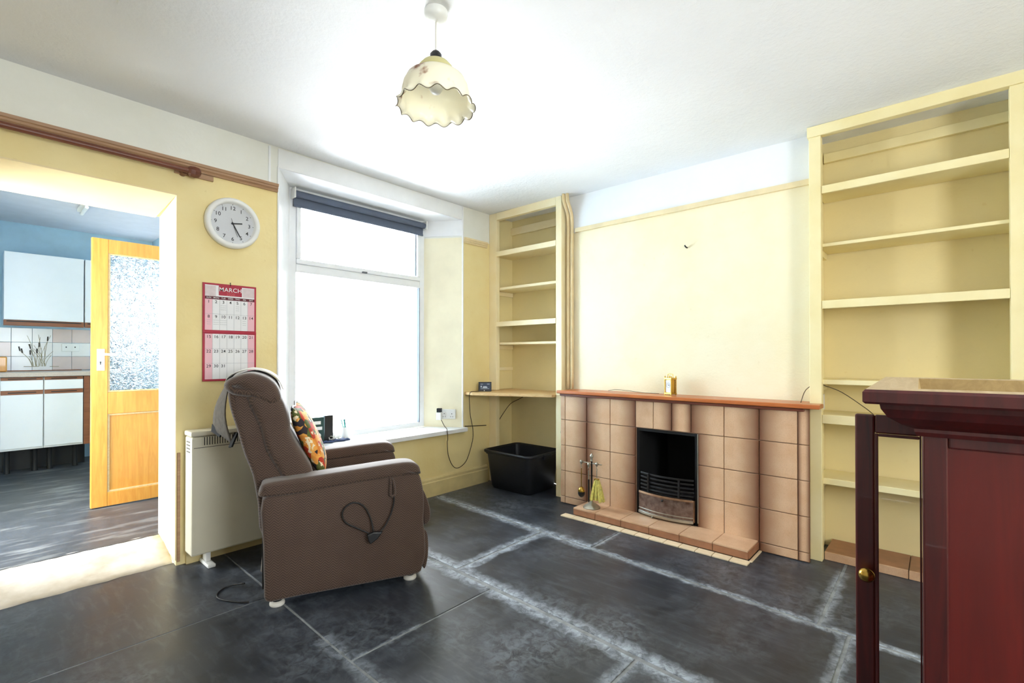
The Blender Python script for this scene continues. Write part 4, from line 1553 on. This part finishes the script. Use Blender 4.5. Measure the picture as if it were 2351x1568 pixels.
kl = thing('ceiling_batten_light', 'short white batten light on the kitchen ceiling', 'light', (.66, 5.72, 2.5))
box('base', 'whitep', kl, -.02, .02, -.16, .16, -.03, -.001, .004)
cyl('tube', 'whitep', kl, [(.014, -.15), (.014, .15)], (.012, 0, -.045), 'y', 12)

# splashback tiles: pink and white chequer with a reed picture panel
ty0 = 6.938
sp_ = thing('splashback', 'pink and white chequered kitchen splashback with a reed picture', 'tiles', (0, 0, 0))
tx0 = .2 - .15 * 2
zr = [1.008, 1.152, 1.296, 1.44]
for c in range(6):
    xa = -.03 + .15 * c
    for r in range(3):
        if c in (2, 3) and True:
            pass
        z0, z1 = zr[r], zr[r + 1]
        if 2 <= c <= 3:
            m = 'ktile_w'
        elif c >= 4:
            m = 'ktile_p' if r != 1 else 'ktile_w'
        else:
            m = 'ktile_p' if (c + r) % 2 == 0 else 'ktile_w'
        box('tile', m, sp_, xa + .001, xa + .149, ty0, ty0 + .011, z0 + .001, z1 - .001, .002)
bm = bmesh.new()
bh = bmesh.new()
for k in range(20):
    x = .43 + .012 * (k % 9) + random.uniform(-.01, .01)
    hgt = random.uniform(.10, .33)
    lean = random.uniform(-.09, .09)
    tube(bm, [(x, ty0 - .001, 1.05), (x + lean * .3, ty0 - .001, 1.05 + hgt * .5), (x + lean, ty0 - .001, 1.05 + hgt)], .0022, 4, 2)
    if k % 3 == 0:
        tube(bh, [(x + lean, ty0 - .002, 1.05 + hgt), (x + lean * 1.1, ty0 - .002, 1.05 + hgt + .045)], .006, 5, 0)
bx(bm, .36, .47, ty0 - .002, ty0 - .0005, 1.047, 1.052)
bx(bm, .55, .62, ty0 - .002, ty0 - .0005, 1.045, 1.05)
obj('reed_picture', bm, 'reed', sp_)['kind'] = 'stuff'
obj('reed_heads', bh, 'reed_dark', sp_)['kind'] = 'stuff'
ks = thing('kitchen_socket', 'white double socket on the kitchen tiles beside the door', 'socket', (.71, 6.937, 1.245))
box('plate', 'whitep', ks, -.07, .07, -.014, 0, -.04, .04, .003)
bm = B((-.04, -.03, -.0152, -.0142, .0, .012), (.03, .04, -.0152, -.0142, .0, .012))
obj('slots', bm, 'ink', ks)['kind'] = 'stuff'

UY = 6.35
for i, (xa, xb, lab) in enumerate(((.178, .463, 'white kitchen drawer unit at the far left of the doorway view'), (.465, .748, 'white kitchen drawer unit next to the brown end panel'))):
    u = thing('base_unit', lab, 'cabinet', (0, 0, 0), 0, 'kitchen base units')
    box('carcass', 'melamine', u, xa, xb, UY + .02, 6.93, .285, .958, .002)
    for nm, z0, z1, mt in (('drawer_handle_strip', .93, .957, 'oaktrim'), ('drawer_front', .838, .929, 'melamine'), ('door_handle_strip', .798, .837, 'oaktrim'), ('door_front', .305, .797, 'melamine')):
        f_ = box(nm, mt, u, xa + .004, xb - .004, UY, UY + .019, z0, z1, .002)
        if 'strip' in nm:
            box('finger_groove', 'kdark', f_, xa + .05, xb - .05, UY - .002, UY + .001, (z0 + z1) / 2 - .005, (z0 + z1) / 2 + .003, 0)
    for x in (xa + .05, xb - .05):
        for y in (UY + .12, 6.8):
            cyl('leg', 'kdark', u, [(.022, KZ), (.02, .10), (.02, .27), (.03, .284)], (x, y, 0), seg=12)
tag(box('end_panel', 'oaktrim', None, .75, .795, UY - .004, 6.93, .285, .958, .002), 'brown wooden end panel closing the row of kitchen units', 'panel')
tag(box('under_unit_shade', 'kdark', None, .18, .79, 6.62, 6.64, KZ, .284, .001), 'added dark board standing in for the shade under the kitchen units', 'plinth')  # added board, its dark colour paints the shade beneath the units
wt = thing('worktop', 'beige kitchen worktop with brown front edge', 'worktop', (0, 0, 0))
box('top', 'worktop', wt, -.48, 1.40, UY - .03, 6.935, .962, 1.003, .004)
box('upstand_strip', 'oaktrim', wt, -.48, .80, 6.925, 6.936, 1.003, 1.012, .001)
for xa, xb, lab in ((.207, .783, 'wide white kitchen wall cupboard'), (.79, .87, 'narrow white kitchen wall cupboard partly hidden by the pine door')):
    u = thing('wall_unit', lab, 'cupboard', (0, 0, 0), 0, 'kitchen wall cupboards')
    box('carcass', 'melamine', u, xa, xb, 6.672, 6.948, 1.46, 2.16, .002)
    box('door_front', 'melamine', u, xa + .002, xb - .002, 6.65, 6.671, 1.505, 2.158, .003)
    f_ = box('handle_strip', 'oaktrim', u, xa, xb, 6.645, 6.671, 1.45, 1.503, .003)
    box('finger_groove', 'kdark', f_, xa + .02, xb - .02, 6.6435, 6.646, 1.486, 1.496, 0)
tag(box('knife_block', 'pine', None, .12, .235, 6.70, 6.80, 1.0035, 1.15, .01), 'brown wooden block standing on the kitchen worktop', 'block')

# pine door standing open inside the kitchen
kd = struct(thing('door_1', 'varnished pine door with textured glass standing open in the kitchen', 'door', (0, 0, 0)))
del kd['category']
DYa, DYb = 4.5, 4.54
dx0, dx1 = .57, 1.33
Z0, Z1 = .072, 2.0
box('stile', 'pine', kd, dx0, dx0 + .092, DYa, DYb, Z0, Z1, .004)
box('stile', 'pine', kd, dx1 - .092, dx1, DYa, DYb, Z0, Z1, .004)
for nm, z0, z1 in (('top_rail', 1.90, Z1), ('mid_rail', .735, .892), ('bottom_rail', Z0, .17)):
    box(nm, 'pine', kd, dx0 + .092, dx1 - .092, DYa + .001, DYb - .001, z0, z1, .003)
for a in ((dx0 + .092, dx0 + .104, .905, 1.888), (dx1 - .104, dx1 - .092, .905, 1.888), (dx0 + .092, dx1 - .092, 1.888, 1.9), (dx0 + .092, dx1 - .092, .892, .905),
          (dx0 + .092, dx0 + .104, .183, .723), (dx1 - .104, dx1 - .092, .183, .723), (dx0 + .092, dx1 - .092, .723, .735), (dx0 + .092, dx1 - .092, .17, .183)):
    box('glazing_bead', 'raw_pine', kd, a[0], a[1], DYa + .006, DYa + .012, a[2], a[3], .002)
box('pane', 'frosted', kd, dx0 + .093, dx1 - .093, DYa + .016, DYa + .021, .893, 1.899, 0)
box('panel', 'pine', kd, dx0 + .09, dx1 - .09, DYa + .013, DYa + .028, .17, .736, 0)
hp = box('lock_plate', 'whitep', kd, .60, .643, DYa - .004, DYa, 1.05, 1.205, .003)
cyl('lever_boss', 'pewter', hp, [(.014, DYa - .012), (.012, DYa - .004)], (.615, 0, 1.165), 'y', 16)
tb('lever', 'whitep', hp, [(.615, DYa - .012, 1.165), (.63, DYa - .035, 1.166), (.66, DYa - .04, 1.166), (.715, DYa - .04, 1.162)], .0085, 8)
bm = bmesh.new()
lathe(bm, [(.005, DYa - .0052), (.005, DYa - .0042)], 12, (.62, 0, 1.11), 'y')
bx(bm, .6175, .6225, DYa - .0052, DYa - .0042, 1.092, 1.108)
obj('keyhole', bm, 'ink', hp)
